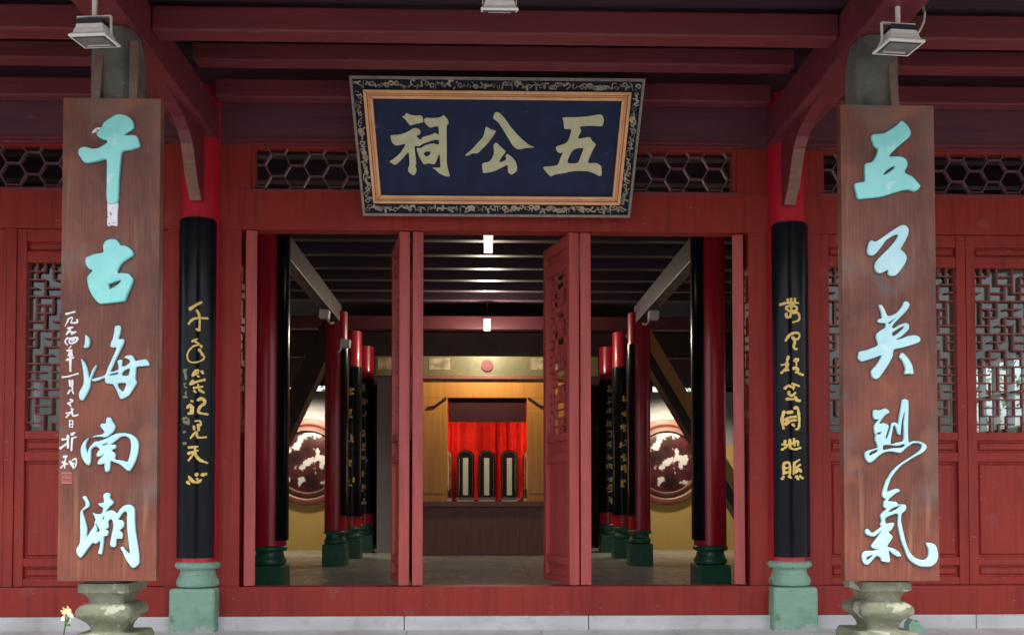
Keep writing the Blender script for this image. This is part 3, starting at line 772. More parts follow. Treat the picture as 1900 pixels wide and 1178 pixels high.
for (a, b, ph) in ((tl0, tl1, 0.02), (-XE, sl1, 0.05), (sr0, XE, 0.03)):
    f = NB()
    for q in ((a, a + 0.03), (b - 0.03, b)):
        box(f, q[0], q[1], DW + 0.012, DW + 0.09, z_tr0 + 0.003, z_tr1 - 0.003)
    for q in ((z_tr0 + 0.003, z_tr0 + 0.015), (z_tr1 - 0.015, z_tr1 - 0.003)):
        box(f, a, b, DW + 0.014, DW + 0.088, q[0], q[1])
    tw = obj('transom_window', f, M_WALL, hall)
    bm = NB()
    hex_lattice(bm, a + 0.03, b - 0.03, z_tr0 + 0.002, z_tr1 - 0.002, 0.097, DW + 0.045, ph, 0.011)
    obj('lattice', bm, M_LATTICE, tw)


def lattice(bm, x0, x1, z0, z1, y, cell=0.062, t=0.0105, dep=0.026):
    nx = max(3, round((x1 - x0) / cell))
    nz = round((z1 - z0) / cell)
    cw, ch = (x1 - x0) / nx, (z1 - z0) / nz
    mid = (nx - 1) / 2
    for i in range(1, nz):                                  # horizontals
        run = None
        for j in range(nx + 1):
            jj = abs(j - mid) if j < nx else None
            on = j < nx and (i % 4 == 0 or (int(jj + 0.5) + i // 2) % 3 != 0)
            if on and run is None:
                run = j
            if not on and run is not None:
                box(bm, x0 + run * cw, x0 + j * cw, y - dep / 2, y + dep / 2, z0 + i * ch - t / 2, z0 + i * ch + t / 2)
                run = None
    for j in range(1, nx):                                  # verticals, set a little behind
        run = None
        for i in range(nz + 1):
            jj = abs(j - nx / 2)
            on = i < nz and ((int(jj) + i // 2) % 2 == 0 or (i + int(jj)) % 5 == 0)
            if on and run is None:
                run = i
            if not on and run is not None:
                box(bm, x0 + j * cw - t / 2, x0 + j * cw + t / 2, y - dep / 2 + 0.003, y + dep / 2 + 0.003, z0 + run * ch, z0 + i * ch)
                run = None


LZ = [Z(v, DW) for v in (452, 470, 490, 800, 815, 838, 855, 1035, 1050, 1072)]


def make_leaf(name, wdt, parent, zb, zt, hinge, ang, glass=True, st=0.072, th=0.08, pm=None):
    pm = pm or M_WALL
    """carved lattice leaf: stiles and rails, raised panels, lattice, glass; hinge edge at local x = 0"""
    Mx = Matrix.Translation(hinge) @ Matrix.Rotation(ang, 4, 'Z')
    bm = NB()
    box(bm, 0, st, 0, th, zb, zt)
    box(bm, wdt - st, wdt, 0, th, zb, zt)
    zs = [(zb, LZ[9]), (LZ[8], LZ[7]), (LZ[6], LZ[5]), (LZ[4], LZ[3]), (LZ[2], LZ[1]), (LZ[0], zt)]
    for a, b in zs:
        box(bm, st, wdt - st, 0.003, th - 0.003, a, b)
    fr = obj(name, _tf(bm, Mx), pm, parent, bevel=0.005)
    for a, b in ((LZ[9], LZ[8]), (LZ[7], LZ[6]), (LZ[5], LZ[4]), (LZ[1], LZ[0])):
        bm = NB()
        lo, hi, m = th * 0.36, th * 0.62, 0.028
        k = min(m, (b - a) * 0.28)
        x0, x1 = st, wdt - st
        sec = [(x0, x1, a, b, hi), (x0, x1, a, b, lo), (x0 + k * .6, x1 - k * .6, a + k * .6, b - k * .6, lo), (x0 + k, x1 - k, a + k, b - k, th * 0.18)]
        rows = [[bm.verts.new(q) for q in ((p[0], p[4], p[2]), (p[1], p[4], p[2]), (p[1], p[4], p[3]), (p[0], p[4], p[3]))] for p in sec]
        for p, q in zip(rows, rows[1:]):
            for n in range(4):
                bm.faces.new((p[n], p[(n + 1) % 4], q[(n + 1) % 4], q[n]))
        bm.faces.new(rows[0]); bm.faces.new(rows[-1])
        obj('panel', _tf(bm, Mx), pm, fr)
    bm = NB()
    lattice(bm, st, wdt - st, LZ[3], LZ[2], th * 0.42)
    obj('lattice', _tf(bm, Mx), M_FINE if glass else pm, fr)
    if glass:
        bm = NB()
        box(bm, st, wdt - st, th * 0.66, th * 0.70, LZ[3], LZ[2])
        obj('glass_pane', _tf(bm, Mx), M_GLASS, fr)
    return fr


def _tf(bm, Mx):
    bmesh.ops.transform(bm, matrix=Mx, verts=bm.verts[:])
    return bm


# fixed window leaves of the side bays
lw = X(1790, DW) - X(1517, DW)
x = jr1 + 0.002
for k in range(4):
    make_leaf('window', lw - 0.004, hall, z_sill + 0.002, z_lint - 0.002, Vector((x, DW + 0.02, 0)), 0.0)
    x += lw
x = jl0 - 0.002
for k in range(4):
    make_leaf('window', lw - 0.004, hall, z_sill + 0.002, z_lint - 0.002, Vector((x - lw + 0.004, DW + 0.02, 0)), 0.0)
    x -= lw + 0.075
    bm = NB()
    box(bm, x + 0.006, x + 0.077, DW + 0.012, DW + 0.108, z_sill + 0.002, z_lint - 0.002)
    obj('post', bm, M_WALL, hall)
# the six door leaves, folded inward
for (px, ang) in ((475, 111), (760, 102), (785, 98), (1075, 107), (1097, 98), (1381, 71)):
    make_leaf('door', 0.55, hall, z_sill + 0.006, z_lint - 0.006, Vector((X(px, DW), DW + 0.012, 0)), R(ang), st=0.06, pm=M_DOOR, glass=False)

# ------------------------------------------------------------------ columns
def column_proto(rad, top, green, label, group):
    t = thing('red_column', label, 'column', (0, 0, 0), group)
    bm = NB()
    lathe(bm, [(rad, 0.508), (rad, top)], 40)
    obj('shaft', bm, M_COLUMN, t, smooth=True)
    bm = NB()
    lathe(bm, [(0.140, 0.318), (0.158, 0.330), (0.164, 0.352), (0.160, 0.372), (0.146, 0.392), (0.137, 0.418), (0.133, 0.440), (0.136, 0.452), (0.158, 0.456), (0.170, 0.470), (0.172, 0.486), (0.164, 0.500), (0.150, 0.507), (0.10, 0.508)], 40)
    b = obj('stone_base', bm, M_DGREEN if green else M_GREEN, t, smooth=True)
    bm = NB()
    loft(bm, [(0.165, -0.002), (0.167, 0.02), (0.165, 0.30), (0.158, 0.316)], 0.012)
    obj('plinth', bm, M_DGREEN if green else M_GREEN, b, bevel=0.004)
    return t, b


C2X = {-1: CX - HB - 0.015, 1: CX + HB + 0.035}           # the two gallery columns
spots = [
    (-1, D2, False, 4.06, 'red column on pale green chipped stone base, left of the doorway', 'columns along the gallery wall', 0.145),
    (1, D2, False, 4.06, 'red column on pale green stone base, right of the doorway', 'columns along the gallery wall', 0.145),
]
for s, d, g, top, lab, grp, rad in spots:
    t, b = column_proto(rad, top, g, lab, grp)
    t.location = (C2X[s], d, 0)
    bm = NB()                                             # paint flaked off the foot of the plinth
    pts = [(-0.165, 0)]
    n = 26
    for i in range(n + 1):
        u = -0.160 + 0.322 * i / n
        k = (0.5 + 0.5 * math.sin(i * 1.7 + s)) * 0.018 + 0.004
        ctr = 0.06 if s < 0 else 0.10
        k += 0.034 * math.exp(-((u - ctr) / 0.06) ** 2)
        pts.append((u, k))
    pts.append((0.165, 0))
    prism(bm, pts, 'y', -0.171, -0.166)
    obj('flaked_patch', bm, M_CHIP, b)
inner = [(-1, D3, 'crimson hall column just inside the doorway, left side'), (1, D3, 'crimson hall column just inside the doorway, right side'),
         (-1, D4, 'crimson hall column left of the altar, carrying a small white spotlight'), (1, D4, 'crimson hall column in front of the amber slanting brace'),
         (-1, D5, 'red column behind a black scroll board, left of the altar'), (1, D5, 'red column behind a black scroll board, right of the altar'),
         (-1, D6, 'rearmost red column beside the grey display panel'), (1, D6, 'rearmost red column, right of the altar')]
proto = None
for s, d, lab in inner:
    if proto is None:
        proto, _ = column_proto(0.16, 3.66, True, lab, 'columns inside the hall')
        c = proto
    else:
        c = copy_tree(proto)
    hb = HB if d < D6 else HB - 0.02
    c.location = (CX + s * hb, d, -0.002)
    c['label'] = lab

# black convex scroll boards wrapped round the columns
def shell(bm, rad, half, z0, z1, th=0.022, n=20):
    rows = []
    for i in range(n + 1):
        a = -half + 2 * half * i / n
        k = min(1, (i + 0.0) / 2, (n - i) / 2)
        zt = z1 - (1 - k) * 0.022
        rows.append([bm.verts.new((r_ * math.sin(a), -r_ * math.cos(a), z)) for r_, z in ((rad, z0), (rad, zt), (rad + th, zt), (rad + th, z0))])
    for a, b in zip(rows, rows[1:]):
        for k in range(4):
            bm.faces.new((a[k], a[(k + 1) % 4], b[(k + 1) % 4], b[k]))
    bm.faces.new(rows[0])
    bm.faces.new(list(reversed(rows[-1])))


RS, TH = 0.146, 0.020
bz0, bz1 = Z(1034, 6.39), Z(408, 6.39)
for s, strokes, lab in ((-1, [(S_LEFT, M_GOLD), (S_LEFTSIDE, M_FADEDGOLD)], 'black scroll board with gold brush writing, on the column left of the doorway'),
                        (1, [(S_RIGHT, M_GOLD)], 'black scroll board with gold brush writing, on the column right of the doorway')):
    xc = C2X[s]
    t = thing('scroll_board', lab, 'couplet board', (xc, D2, bz0), 'black scroll boards flanking the doorway')
    bm = NB()
    shell(bm, RS, R(57), bz0, bz1, TH)
    bmesh.ops.translate(bm, verts=bm.verts[:], vec=(xc, D2, 0))
    obj('board_panel', bm, M_BLACK, t, smooth=True)
    for data, m in strokes:
        bm = NB()
        lift = 0.0012
        for ox, oy, sc, sts in data:
            for pts, wd in sts:
                lift += 0.00012

                def mp(x_, y_, out, ox=ox, oy=oy, sc=sc):
                    q = P(ox + x_ / sc, oy + y_ / sc, D2 - RS - TH)
                    dx = max(-0.16, min(0.16, q.x - xc))
                    rr = RS + TH + out
                    return (xc + dx, D2 - math.sqrt(max(1e-6, rr * rr - dx * dx)), q.z)
                stroke_faces(bm, pts, wd * 1.18, mp, lift)
        obj('lettering' if m is M_GOLD else 'inscription', bm, m, t)


def squiggles(bm, cx, zc, wd, sty):
    """a cluster of brush marks about wd wide"""
    rnd = random.Random(sty)
    out = []
    for k in range(rnd.randint(4, 6)):
        a = (rnd.uniform(-1, 1) * wd * 0.45, rnd.uniform(-1, 1) * wd * 0.5)
        if rnd.random() < 0.5:
            b = (a[0] + wd * rnd.uniform(0.3, 0.6) * (1 if a[0] < 0 else -1), a[1] + wd * rnd.uniform(-.1, .15))
        else:
            b = (a[0] + wd * rnd.uniform(-.1, .1), a[1] + wd * rnd.uniform(0.3, 0.6) * (1 if a[1] < 0 else -1))
        out.append([a, ((a[0] + b[0]) / 2 + wd * .05, (a[1] + b[1]) / 2), b])
    return out


ib = [(-1, D3, 90, 0.56, 3.72, 0, 'black scroll board on the inner side of the first hall column, left'),
      (1, D3, -90, 0.56, 3.72, 0, 'black scroll board on the inner side of the first hall column, right'),
      (-1, D4, 90, 0.72, 3.2, 0, 'black scroll board on the altar side of the column with the white spotlight'),
      (1, D4, -90, 0.72, 3.2, 0, 'black scroll board on the altar side of the column by the amber brace'),
      (-1, D5, 0, Z(957, D5), Z(683, D5), (728, 770, 814, 858, 893), 'black board with pale gold writing, left of the altar, second from the grey panel'),
      (1, D5, 0, Z(955, D5), Z(682, D5), (740, 766, 795, 822, 847, 870, 895), 'black board with pale gold writing, right of the altar, farther from it'),
      (-1, D6, 0, Z(952, D6), Z(704, D6), (722, 748, 772, 806, 830, 855, 880, 905, 930), 'black board with tarnished gold writing beside the grey display panel'),
      (1, D6, 0, Z(950, D6), Z(706, D6), (722, 745, 765, 785, 806, 826, 848, 866, 886, 906, 928), 'black board with tarnished gold writing, right of the altar, nearer to it')]
for i, (s, d, ang, za, zb, ys_, lab) in enumerate(ib):
    hb = HB if d < D6 else HB - 0.02
    xc = CX + s * hb
    t = thing('scroll_board', lab, 'couplet board', (xc, d, za), 'black scroll boards inside the hall', world=False)
    t.rotation_euler = (0, 0, R(ang))
    bm = NB()
    shell(bm, 0.162, R(58 if ang else 74), 0, zb - za, TH)
    obj('board_panel', bm, M_BLACK, t, smooth=True)
    if ys_:
        bm = NB()
        lift = 0.0015
        for j, y_ in enumerate(ys_):
            zc = Z(y_, d) - za
            for st in squiggles(bm, 0, zc, 0.125, i * 40 + j):
                lift += 0.0001

                def mp(x_, y2, out, zc=zc):
                    rr = 0.162 + TH + out
                    dx = max(-0.15, min(0.15, x_))
                    return (dx, -math.sqrt(rr * rr - dx * dx), zc - y2)
                stroke_faces(bm, st, 0.030, mp, lift)
        obj('lettering', bm, M_GOLD if d == D5 else M_DULLGOLD, t)

# ------------------------------------------------------------------ front pillars and their pedestals
ped = [(0.175, -0.002), (0.178, 0.03), (0.176, 0.195), (0.165, 0.222), (0.100, 0.228), (0.088, 0.240), (0.092, 0.262), (0.108, 0.288), (0.132, 0.308), (0.147, 0.322), (0.151, 0.340), (0.148, 0.360),
       (0.138, 0.376), (0.120, 0.388), (0.098, 0.396), (0.098, 0.412), (0.104, 0.432), (0.118, 0.448), (0.138, 0.458), (0.141, 0.468), (0.139, 0.508), (0.06, 0.511)]
for s, lab in ((-1, 'grey stone pillar behind the brown board with the lower teal writing, left of the gallery'), (1, 'grey stone pillar behind the brown board on the right, white cable above it')):
    xc = CX + s * HB
    t = thing('gallery_pillar', 'grey stone pillar on mossy pedestal behind the %s brown board' % ('left' if s < 0 else 'right'), 'pillar', (xc, D1, 0), 'stone pillars along the gallery edge')
    bm = NB()
    loft(bm, [(0.122, 0.512), (0.122, 3.52), (0.104, 3.66)], 0.045, xc, D1)
    obj('shaft', bm, M_PILLAR, t)
    bm = NB()
    loft(bm, ped, 0.014, xc, D1)
    obj('pedestal', bm, M_MOSS, t, smooth=True)

# ------------------------------------------------------------------ brown couplet boards with raised writing
def couplet(quad, d, th, lab, glyphs, straps):
    tl, tr, br, bl = (P(a, b, d) for a, b in quad)
    wd = ((tr - tl).length + (br - bl).length) / 2
    ht = ((bl - tl).length + (br - tr).length) / 2
    org = Vector(((tl.x + bl.x + tr.x + br.x) / 4, d, (bl.z + br.z) / 2))
    t = thing('couplet_board', lab, 'couplet board', org, 'brown couplet boards hung on the pillars', world=False)
    bm = NB()
    box(bm, -wd / 2, wd / 2, 0, th, 0, ht)
    obj('board_panel', bm, M_BOARD, t, bevel=0.004)
    H = homography(quad, wd, ht)
    for name, m, gl, dep, bev in glyphs:
        allbm = NB()
        for ox, oy, sc, loops in gl:
            lp = []
            for l in loops:
                lp.append([(u - wd / 2, ht - v) for u, v in (H(ox + a / sc, oy + b / sc) for a, b in smooth_loop(l))])
            g = glyph_mesh('glyph', lp, dep, bev)
            me = bpy.data.meshes.new('tmp')
            g.to_mesh(me); g.free()
            allbm.from_mesh(me)
            bpy.data.meshes.remove(me)
        for v in allbm.verts:
            v.co = Vector((v.co.x, -(v.co.z + dep / 2 - 0.002), v.co.y))
        obj(name, allbm, m, t, smooth=True)
    allbm = NB()                                          # shadow edge of every raised character, painted as a dark line
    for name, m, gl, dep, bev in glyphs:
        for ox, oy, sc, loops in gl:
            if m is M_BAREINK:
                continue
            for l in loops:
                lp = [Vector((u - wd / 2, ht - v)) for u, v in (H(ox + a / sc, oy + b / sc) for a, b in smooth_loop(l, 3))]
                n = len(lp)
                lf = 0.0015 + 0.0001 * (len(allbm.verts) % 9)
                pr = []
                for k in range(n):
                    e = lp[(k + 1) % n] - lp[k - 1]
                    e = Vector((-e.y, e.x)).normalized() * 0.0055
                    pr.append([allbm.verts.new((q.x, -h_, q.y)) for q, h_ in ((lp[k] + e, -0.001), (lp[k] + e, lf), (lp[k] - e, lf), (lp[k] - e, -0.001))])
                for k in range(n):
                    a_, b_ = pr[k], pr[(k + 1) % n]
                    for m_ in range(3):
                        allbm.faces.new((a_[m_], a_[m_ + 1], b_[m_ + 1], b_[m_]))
    obj('shadow_outline', allbm, M_SHADOWLINE, t)
    bm = NB()
    for (a, b, c, e) in straps:
        q0, q1 = P(a, b, d + th * 0.5) - org, P(c, e, d + 0.09) - org
        bar(bm, (q0.x, th * 0.5, ht - 0.15), (q0.x, th * 0.5 + 0.004, ht + 0.002), 0.045, 0.02)
        bar(bm, (q0.x, th * 0.5, ht + 0.002), (q1.x, 0.09, q1.z), 0.045, 0.02)
    if straps:
        obj('hanger_strap', bm, M_STRAP, t)
    return t, H, wd, ht


QL = [(117, 182), (298, 182.5), (290, 1079), (106, 1076)]
QR = [(1557, 195), (1727, 195), (1750, 1077), (1570, 1078)]
DB = 4.79
tL, HL, wL, hL = couplet(QL, DB, 0.055, 'tall brown board with five raised teal characters and white side writing, on left pillar',
                         [('lettering', M_TEAL, [G_QIAN, G_GU], 0.016, 0.007), ('lettering', M_CYAN, [G_HAI, G_NAN, G_CHAO], 0.014, 0.005), ('bare_patch', M_BAREINK, [G_QIANTIP], 0.012, 0.002)],
                         [(178, 183, 188, 78), (248, 183, 250, 78)])
bm = NB()
lift = 0.0012
for ox, oy, sc, sts in S_SIGN:
    for pts, wd_ in sts:
        lift += 0.00012

        def mp(x_, y_, out, ox=ox, oy=oy, sc=sc):
            u, v = HL(ox + 2.2 + x_ / sc, oy + y_ / sc)
            return (u - wL / 2, -out, hL - v)
        stroke_faces(bm, pts, wd_, mp, lift)
obj('signature', bm, M_WHITEINK, tL)
bm = NB()
u0, v0 = HL(113.7, 874)
u1, v1 = HL(134.6, 896)
box(bm, u0 - wL / 2, u1 - wL / 2, -0.002, 0.001, hL - v1, hL - v0)
sl = obj('seal', bm, M_SEAL, tL)
bm = NB()
for fz, f0, f1 in ((0.93, .05, .95), (0.55, .12, .30), (0.55, .36, .62), (0.50, .68, .86), (0.07, .05, .95)):
    zz = hL - v1 + (v1 - v0) * fz
    box(bm, u0 - wL / 2 + (u1 - u0) * f0, u0 - wL / 2 + (u1 - u0) * f1, -0.004, -0.002, zz - 0.003, zz + 0.003)
obj('seal_marks', bm, M_BOARDEDGE, sl)
tR, HR, wR, hR = couplet(QR, DB, 0.055, 'tall brown board with flowing pale blue brush characters, on right pillar',
                         [('lettering', M_TEAL, [G_WU], 0.016, 0.007), ('lettering', M_CYAN, [G_GONG, G_YING, G_LIE, G_QI], 0.014, 0.005)],
                         [(1660, 195, 1653, 100)])

# ------------------------------------------------------------------ name plaque over the doorway
QP = [(648, 142), (1195, 148), (1167, 402), (675, 402)]
zt, zb = None, None
dpt, dpb = 6.10, 6.43
ptl, ptr, pbr, pbl = P(*QP[0], dpt), P(*QP[1], dpt), P(*QP[2], dpb), P(*QP[3], dpb)
pw_t, pw_b = (ptr - ptl).length, (pbr - pbl).length
pt_c, pb_c = (ptl + ptr) / 2, (pbl + pbr) / 2
ph = (pt_c - pb_c).length
tilt = math.atan2(pb_c.y - pt_c.y, pt_c.z - pb_c.z)
pl = thing('name_plaque', 'navy name plaque with pale gilt characters in a carved frame above the doorway', 'plaque', pb_c, world=False)
pl.rotation_euler = (tilt, 0, 0)
HP = homography(QP, 1.0, 1.0)


def pq(u, v):
    """unit plaque coordinates (v down) -> local x, z on the slightly tapered board"""
    wv = pw_t + (pw_b - pw_t) * v
    return ((u - 0.5) * wv, ph * (1 - v))


def ring(bm, a, b, y0, y1):
    """frame between inset a and inset b (fractions: u inset, v inset) from y0 (front) to y1"""
    def corners(i):
        return [(i[0], i[1]), (1 - i[0], i[1]), (1 - i[0], 1 - i[1]), (i[0], 1 - i[1])]
    A, B = corners(a), corners(b)
    for k in range(4):
        p = [pq(*A[k]), pq(*A[(k + 1) % 4]), pq(*B[(k + 1) % 4]), pq(*B[k])]
        prism(bm, p, 'y', y0, y1)


uo = lambda px_: px_ / 547.0
fu, fv = 24 / 547.0, 27 / 258.0
bm = NB(); ring(bm, (0, 0), (uo(5), 5 / 258), -0.045, 0.03)
obj('outer_rim', bm, M_FRAMERIM, pl)
bm = NB(); ring(bm, (uo(5), 5 / 258), (uo(23), 24 / 258), -0.022, 0.03)
cf = obj('carved_border', bm, M_CARVE, pl)
bm = NB(); ring(bm, (uo(23), 24 / 258), (uo(29), 30 / 258), -0.048, 0.03)
ring(bm, (uo(29), 30 / 258), (uo(34), 34 / 258), -0.030, 0.03)
ring(bm, (uo(34), 34 / 258), (uo(40), 40 / 258), -0.042, 0.03)
obj('gilt_moulding', bm, M_FRAMEGOLD, pl, bevel=0.004)
bm = NB()
c4 = [pq(uo(40), 40 / 258), pq(1 - uo(40), 40 / 258), pq(1 - uo(40), 1 - 40 / 258), pq(uo(40), 1 - 40 / 258)]
prism(bm, c4, 'y', -0.012, 0.03)
obj('field', bm, M_NAVY, pl)
# scrolls, leaves and fret carved round the border
bm = NB()
rnd = random.Random(3)


def curl(cx_, cz, sx, sz, kind, lift):
    if kind == 0:                                         # scroll
        q = rnd.choice((-1, 1))
        pts = [(cx_ + q * sx * math.cos(a) * (1 - a / 9), cz + sz * math.sin(a) * (1 - a / 9)) for a in [k * 0.75 for k in range(9)]]
    elif kind == 1:                                       # leaf tip
        a = rnd.uniform(0, 6.28)
        pts = [(cx_ - sx * math.cos(a), cz - sz * math.sin(a)), (cx_ + 0.3 * sx * math.sin(a), cz - 0.3 * sz * math.cos(a)), (cx_ + sx * math.cos(a), cz + sz * math.sin(a))]
    elif kind == 2:                                       # fret
        pts = [(cx_ - sx * .7, cz - sz), (cx_ - sx * .7, cz + sz * .9), (cx_ + sx * .7, cz + sz * .9)]
    else:                                                 # bud
        pts = [(cx_ - sx * .25, cz + sz * rnd.uniform(-.9, .9)), (cx_ + sx * .25, cz + sz * rnd.uniform(-.9, .9))]
    stroke_faces(bm, pts, rnd.choice((0.004, 0.006, 0.007, 0.010, 0.015)), lambda x_, y_, out: (x_, -0.022 - out, y_), lift, taper=False)


lift = 0.006
for side in range(4):
    horiz = side in (0, 2)
    n = 105 if horiz else 46
    for k in range(n):
        f = (k + 0.5) / n
        lift = 0.006 + 0.00008 * ((k * 7) % 40) + 0.001 * (side % 2)
        if horiz:
            jj = rnd.uniform(-4, 4) / 258
            u_, v_ = uo(8) + (1 - uo(16)) * f, (14.5 / 258 if side == 0 else 1 - 14.5 / 258) + jj
            sx, sz = 0.022, 0.019
        else:
            u_, v_ = (uo(14) if side == 1 else 1 - uo(14)) + uo(rnd.uniform(-4, 4)), 26 / 258 + (1 - 52 / 258) * f
            sx, sz = 0.020, 0.021
        cx_, cz = pq(u_, v_)
        curl(cx_, cz, sx * rnd.uniform(.75, 1.0), sz * rnd.uniform(.8, 1.0), rnd.choice((0, 0, 1, 1, 1, 2, 3)), lift)
obj('relief', bm, M_CARVEHI, cf)
allbm = NB()
for ox, oy, sc, loops in (G_PCI, G_PGONG, G_PWU):
    lp = [[pq(*HP(ox + a / sc, oy + b / sc)) for a, b in smooth_loop(l, 3)] for l in loops]
    g = glyph_mesh('glyph', lp, 0.010, 0.002)
    me = bpy.data.meshes.new('tmp'); g.to_mesh(me); g.free(); allbm.from_mesh(me); bpy.data.meshes.remove(me)
for v in allbm.verts:
    v.co = Vector((v.co.x, -0.012 - (v.co.z + 0.003), v.co.y))
obj('lettering', allbm, M_PLAQUEINK, pl, smooth=True)
bm = NB()
for sx in (-0.55, 0.55):
    bar(bm, (sx, 0.03, ph * 0.8), (sx, 0.10, ph * 0.8), 0.05, 0.05, Vector((0, 0, 1)))
    bar(bm, (sx, 0.03, 0.05), (sx, 0.05, 0.05), 0.05, 0.05, Vector((0, 0, 1)))
obj('fixing_block', bm, M_BEAM, pl)

# ------------------------------------------------------------------ floodlights under the eave
def floodlight(loc, tilt_, turn, label, sc=1.0, rod=0.2):
    t = thing('floodlight', label, 'floodlight', loc, 'floodlights under the eave', world=False)
    t.rotation_euler = (tilt_, 0, turn)
    t.scale = (sc, sc, sc)
    bm = NB()
    def fr(prof):
        rings = []
        for hx, hy, z in prof:
            rings.append([bm.verts.new((a * hx, b * hy, z)) for a, b in ((-1, -1), (1, -1), (1, 1), (-1, 1))])
        for a, b in zip(rings, rings[1:]):
            for k in range(4):
                bm.faces.new((a[k], a[(k + 1) % 4], b[(k + 1) % 4], b[k]))
        bm.faces.new(list(reversed(rings[0]))); bm.faces.new(rings[-1])
    fr([(0.125, 0.100, 0.0), (0.125, 0.100, 0.014), (0.104, 0.080, 0.030), (0.096, 0.070, 0.062)])
    body = obj('casing', bm, M_LAMP, t, bevel=0.003)
    bm = NB(); fr([(0.092, 0.066, 0.064), (0.088, 0.062, 0.092)])
    obj('gear_box', bm, M_LAMP, t, bevel=0.003)
    bm = NB()
    for k in range(9):
        y_ = -0.056 + k * 0.014
        box(bm, -0.085, 0.085, y_ - 0.003, y_ + 0.003, 0.093, 0.125)
    box(bm, -0.087, 0.087, -0.06, 0.06, 0.0925, 0.098)
    obj('heat_sink', bm, M_FIN, t)
    bm = NB(); box(bm, -0.108, 0.108, -0.082, 0.082, -0.002, 0.0005)
    obj('bezel', bm, M_FIN, body)
    bm = NB(); box(bm, -0.096, 0.096, -0.070, 0.070, -0.004, -0.0022)
    g = obj('lamp_glass', bm, M_LAMPGLASS, t)
    bm = NB(); box(bm, -0.075, 0.075, 0.040, 0.056, -0.006, -0.0042)
    obj('reflector', bm, M_REFLECT, g)
    bm = NB()
    for sx in (-1, 1):
        bar(bm, (sx * 0.112, 0, 0.035), (sx * 0.112, 0.01, 0.16), 0.006, 0.022)
    bar(bm, (-0.115, 0.01, 0.162), (0.115, 0.01, 0.162), 0.022, 0.006, Vector((0, 0, 1)))
    bar(bm, (0, 0.01, 0.166), (0, 0.01 + rod * math.sin(tilt_), 0.166 + rod), 0.026, 0.018)
    obj('yoke', bm, M_LAMP, t)
    return t


pL = P(176, 78, 4.52)
floodlight(pL, R(6), R(-5), 'white floodlight under the eave above the left brown board', 0.80)
pR = P(1667, 90, 4.60)
floodlight(pR, R(2), R(5), 'white floodlight under the eave with a white cable, above the right brown board', 0.84)
pC = P(927, 14, 4.52)
floodlight(pC + Vector((0, 0.06, 0.012)), R(26), 0, 'white floodlight over the middle of the gallery, in front of the plaque', 0.80)
bm = NB()
ca = [P(1697, 68, 4.62), P(1706, 58, 4.63), P(1714, 42, 4.66), P(1716, 26, 4.70), P(1712, 12, 4.75), P(1706, 2, 4.78), P(1700, -12, 4.80)]
tube(bm, ca, 0.0065)
tag(obj('lamp_cable', bm, M_CABLE), 'thin white cable curving up from the right floodlight to the beam', 'cable')

# ------------------------------------------------------------------ flower by the left pedestal
fb = P(116, 1240, 4.62)
fb.z = 0.0
fl = thing('flower_stalk', 'single yellow and cream flower on a dark stalk beside the left pedestal', 'flower', fb)
fc = P(122, 1140, 4.62)
bm = NB()
tube(bm, [fb, fb + Vector((0.0, 0, 0.12)), P(118, 1178, 4.62), P(121, 1160, 4.62), fc], [0.004, 0.0038, 0.0035, 0.004, 0.003])
obj('stem', bm, M_STEM, fl)


def petal(bm, base, tip, wd, curlv=0.01):
    base, tip = Vector(base), Vector(tip)
    d = tip - base
    s = d.cross(Vector((0.2, 1, 0.1))).normalized()
    nrm = s.cross(d).normalized()
    rows = []
    for k in range(6):
        t = k / 5
        w_ = wd * math.sin(math.pi * (0.12 + 0.82 * t)) * 0.5
        c = base + d * t + nrm * curlv * math.sin(math.pi * t)
        rows.append([bm.verts.new(c - s * w_), bm.verts.new(c + nrm * 0.003 + nrm * (-0.2 * w_)), bm.verts.new(c + s * w_)])
    for a, b in zip(rows, rows[1:]):
        bm.faces.new((a[0], a[1], b[1], b[0])); bm.faces.new((a[1], a[2], b[2], b[1]))


def fp(px_, py_, dd=0.0):
    return P(px_, py_, 4.62 + dd)


bm = NB()
petal(bm, fp(123, 1141), fp(113, 1150, -0.01), 0.026)
petal(bm, fp(124, 1138), fp(136, 1145, -0.012), 0.022)
petal(bm, fp(124, 1142), fp(130, 1152, 0.01), 0.018)
obj('petal', bm, M_PETAL, fl)
bm = NB()
petal(bm, fp(122, 1140), fp(112, 1132, -0.008), 0.022)
petal(bm, fp(122, 1140), fp(116, 1126, 0.0), 0.020)
petal(bm, fp(123, 1138), fp(125, 1123, 0.0), 0.018)
petal(bm, fp(123, 1138), fp(131, 1129, -0.006), 0.022)
petal(bm, fp(121, 1141), fp(116, 1139, -0.02), 0.024)
obj('petal', bm, M_YPETAL, fl)
bm = NB()
petal(bm, fp(123, 1158), fp(126, 1143, -0.004), 0.016)
petal(bm, fp(122, 1160), fp(120, 1146, -0.002), 0.016)
petal(bm, fp(122, 1160), fp(131, 1159, -0.004), 0.012)
for a in range(5):
    petal(bm, fb + Vector((0, 0, 0.01)), fb + Vector((0.09 * math.cos(a * 1.3), 0.06 * math.sin(a * 1.3), 0.06)), 0.03)
obj('leaf', bm, M_LEAF, fl)

# chipped green stone left against the step beside the right pedestal
bm = NB()
cpt = [(0, 0), (0.10, 0), (0.135, 0.02), (0.11, 0.045), (0.085, 0.05), (0.075, 0.085), (0.05, 0.075), (0.03, 0.10), (0.0, 0.06)]
cb = P(1692, 1172, 6.2)
prism(bm, [(cb.x + a, b) for a, b in cpt], 'y', 6.24, 6.32)
tag(obj('stone_chip', bm, M_GREEN, bevel=0.004), 'broken pale green stone chip on the paving behind the right pedestal', 'stone chip')

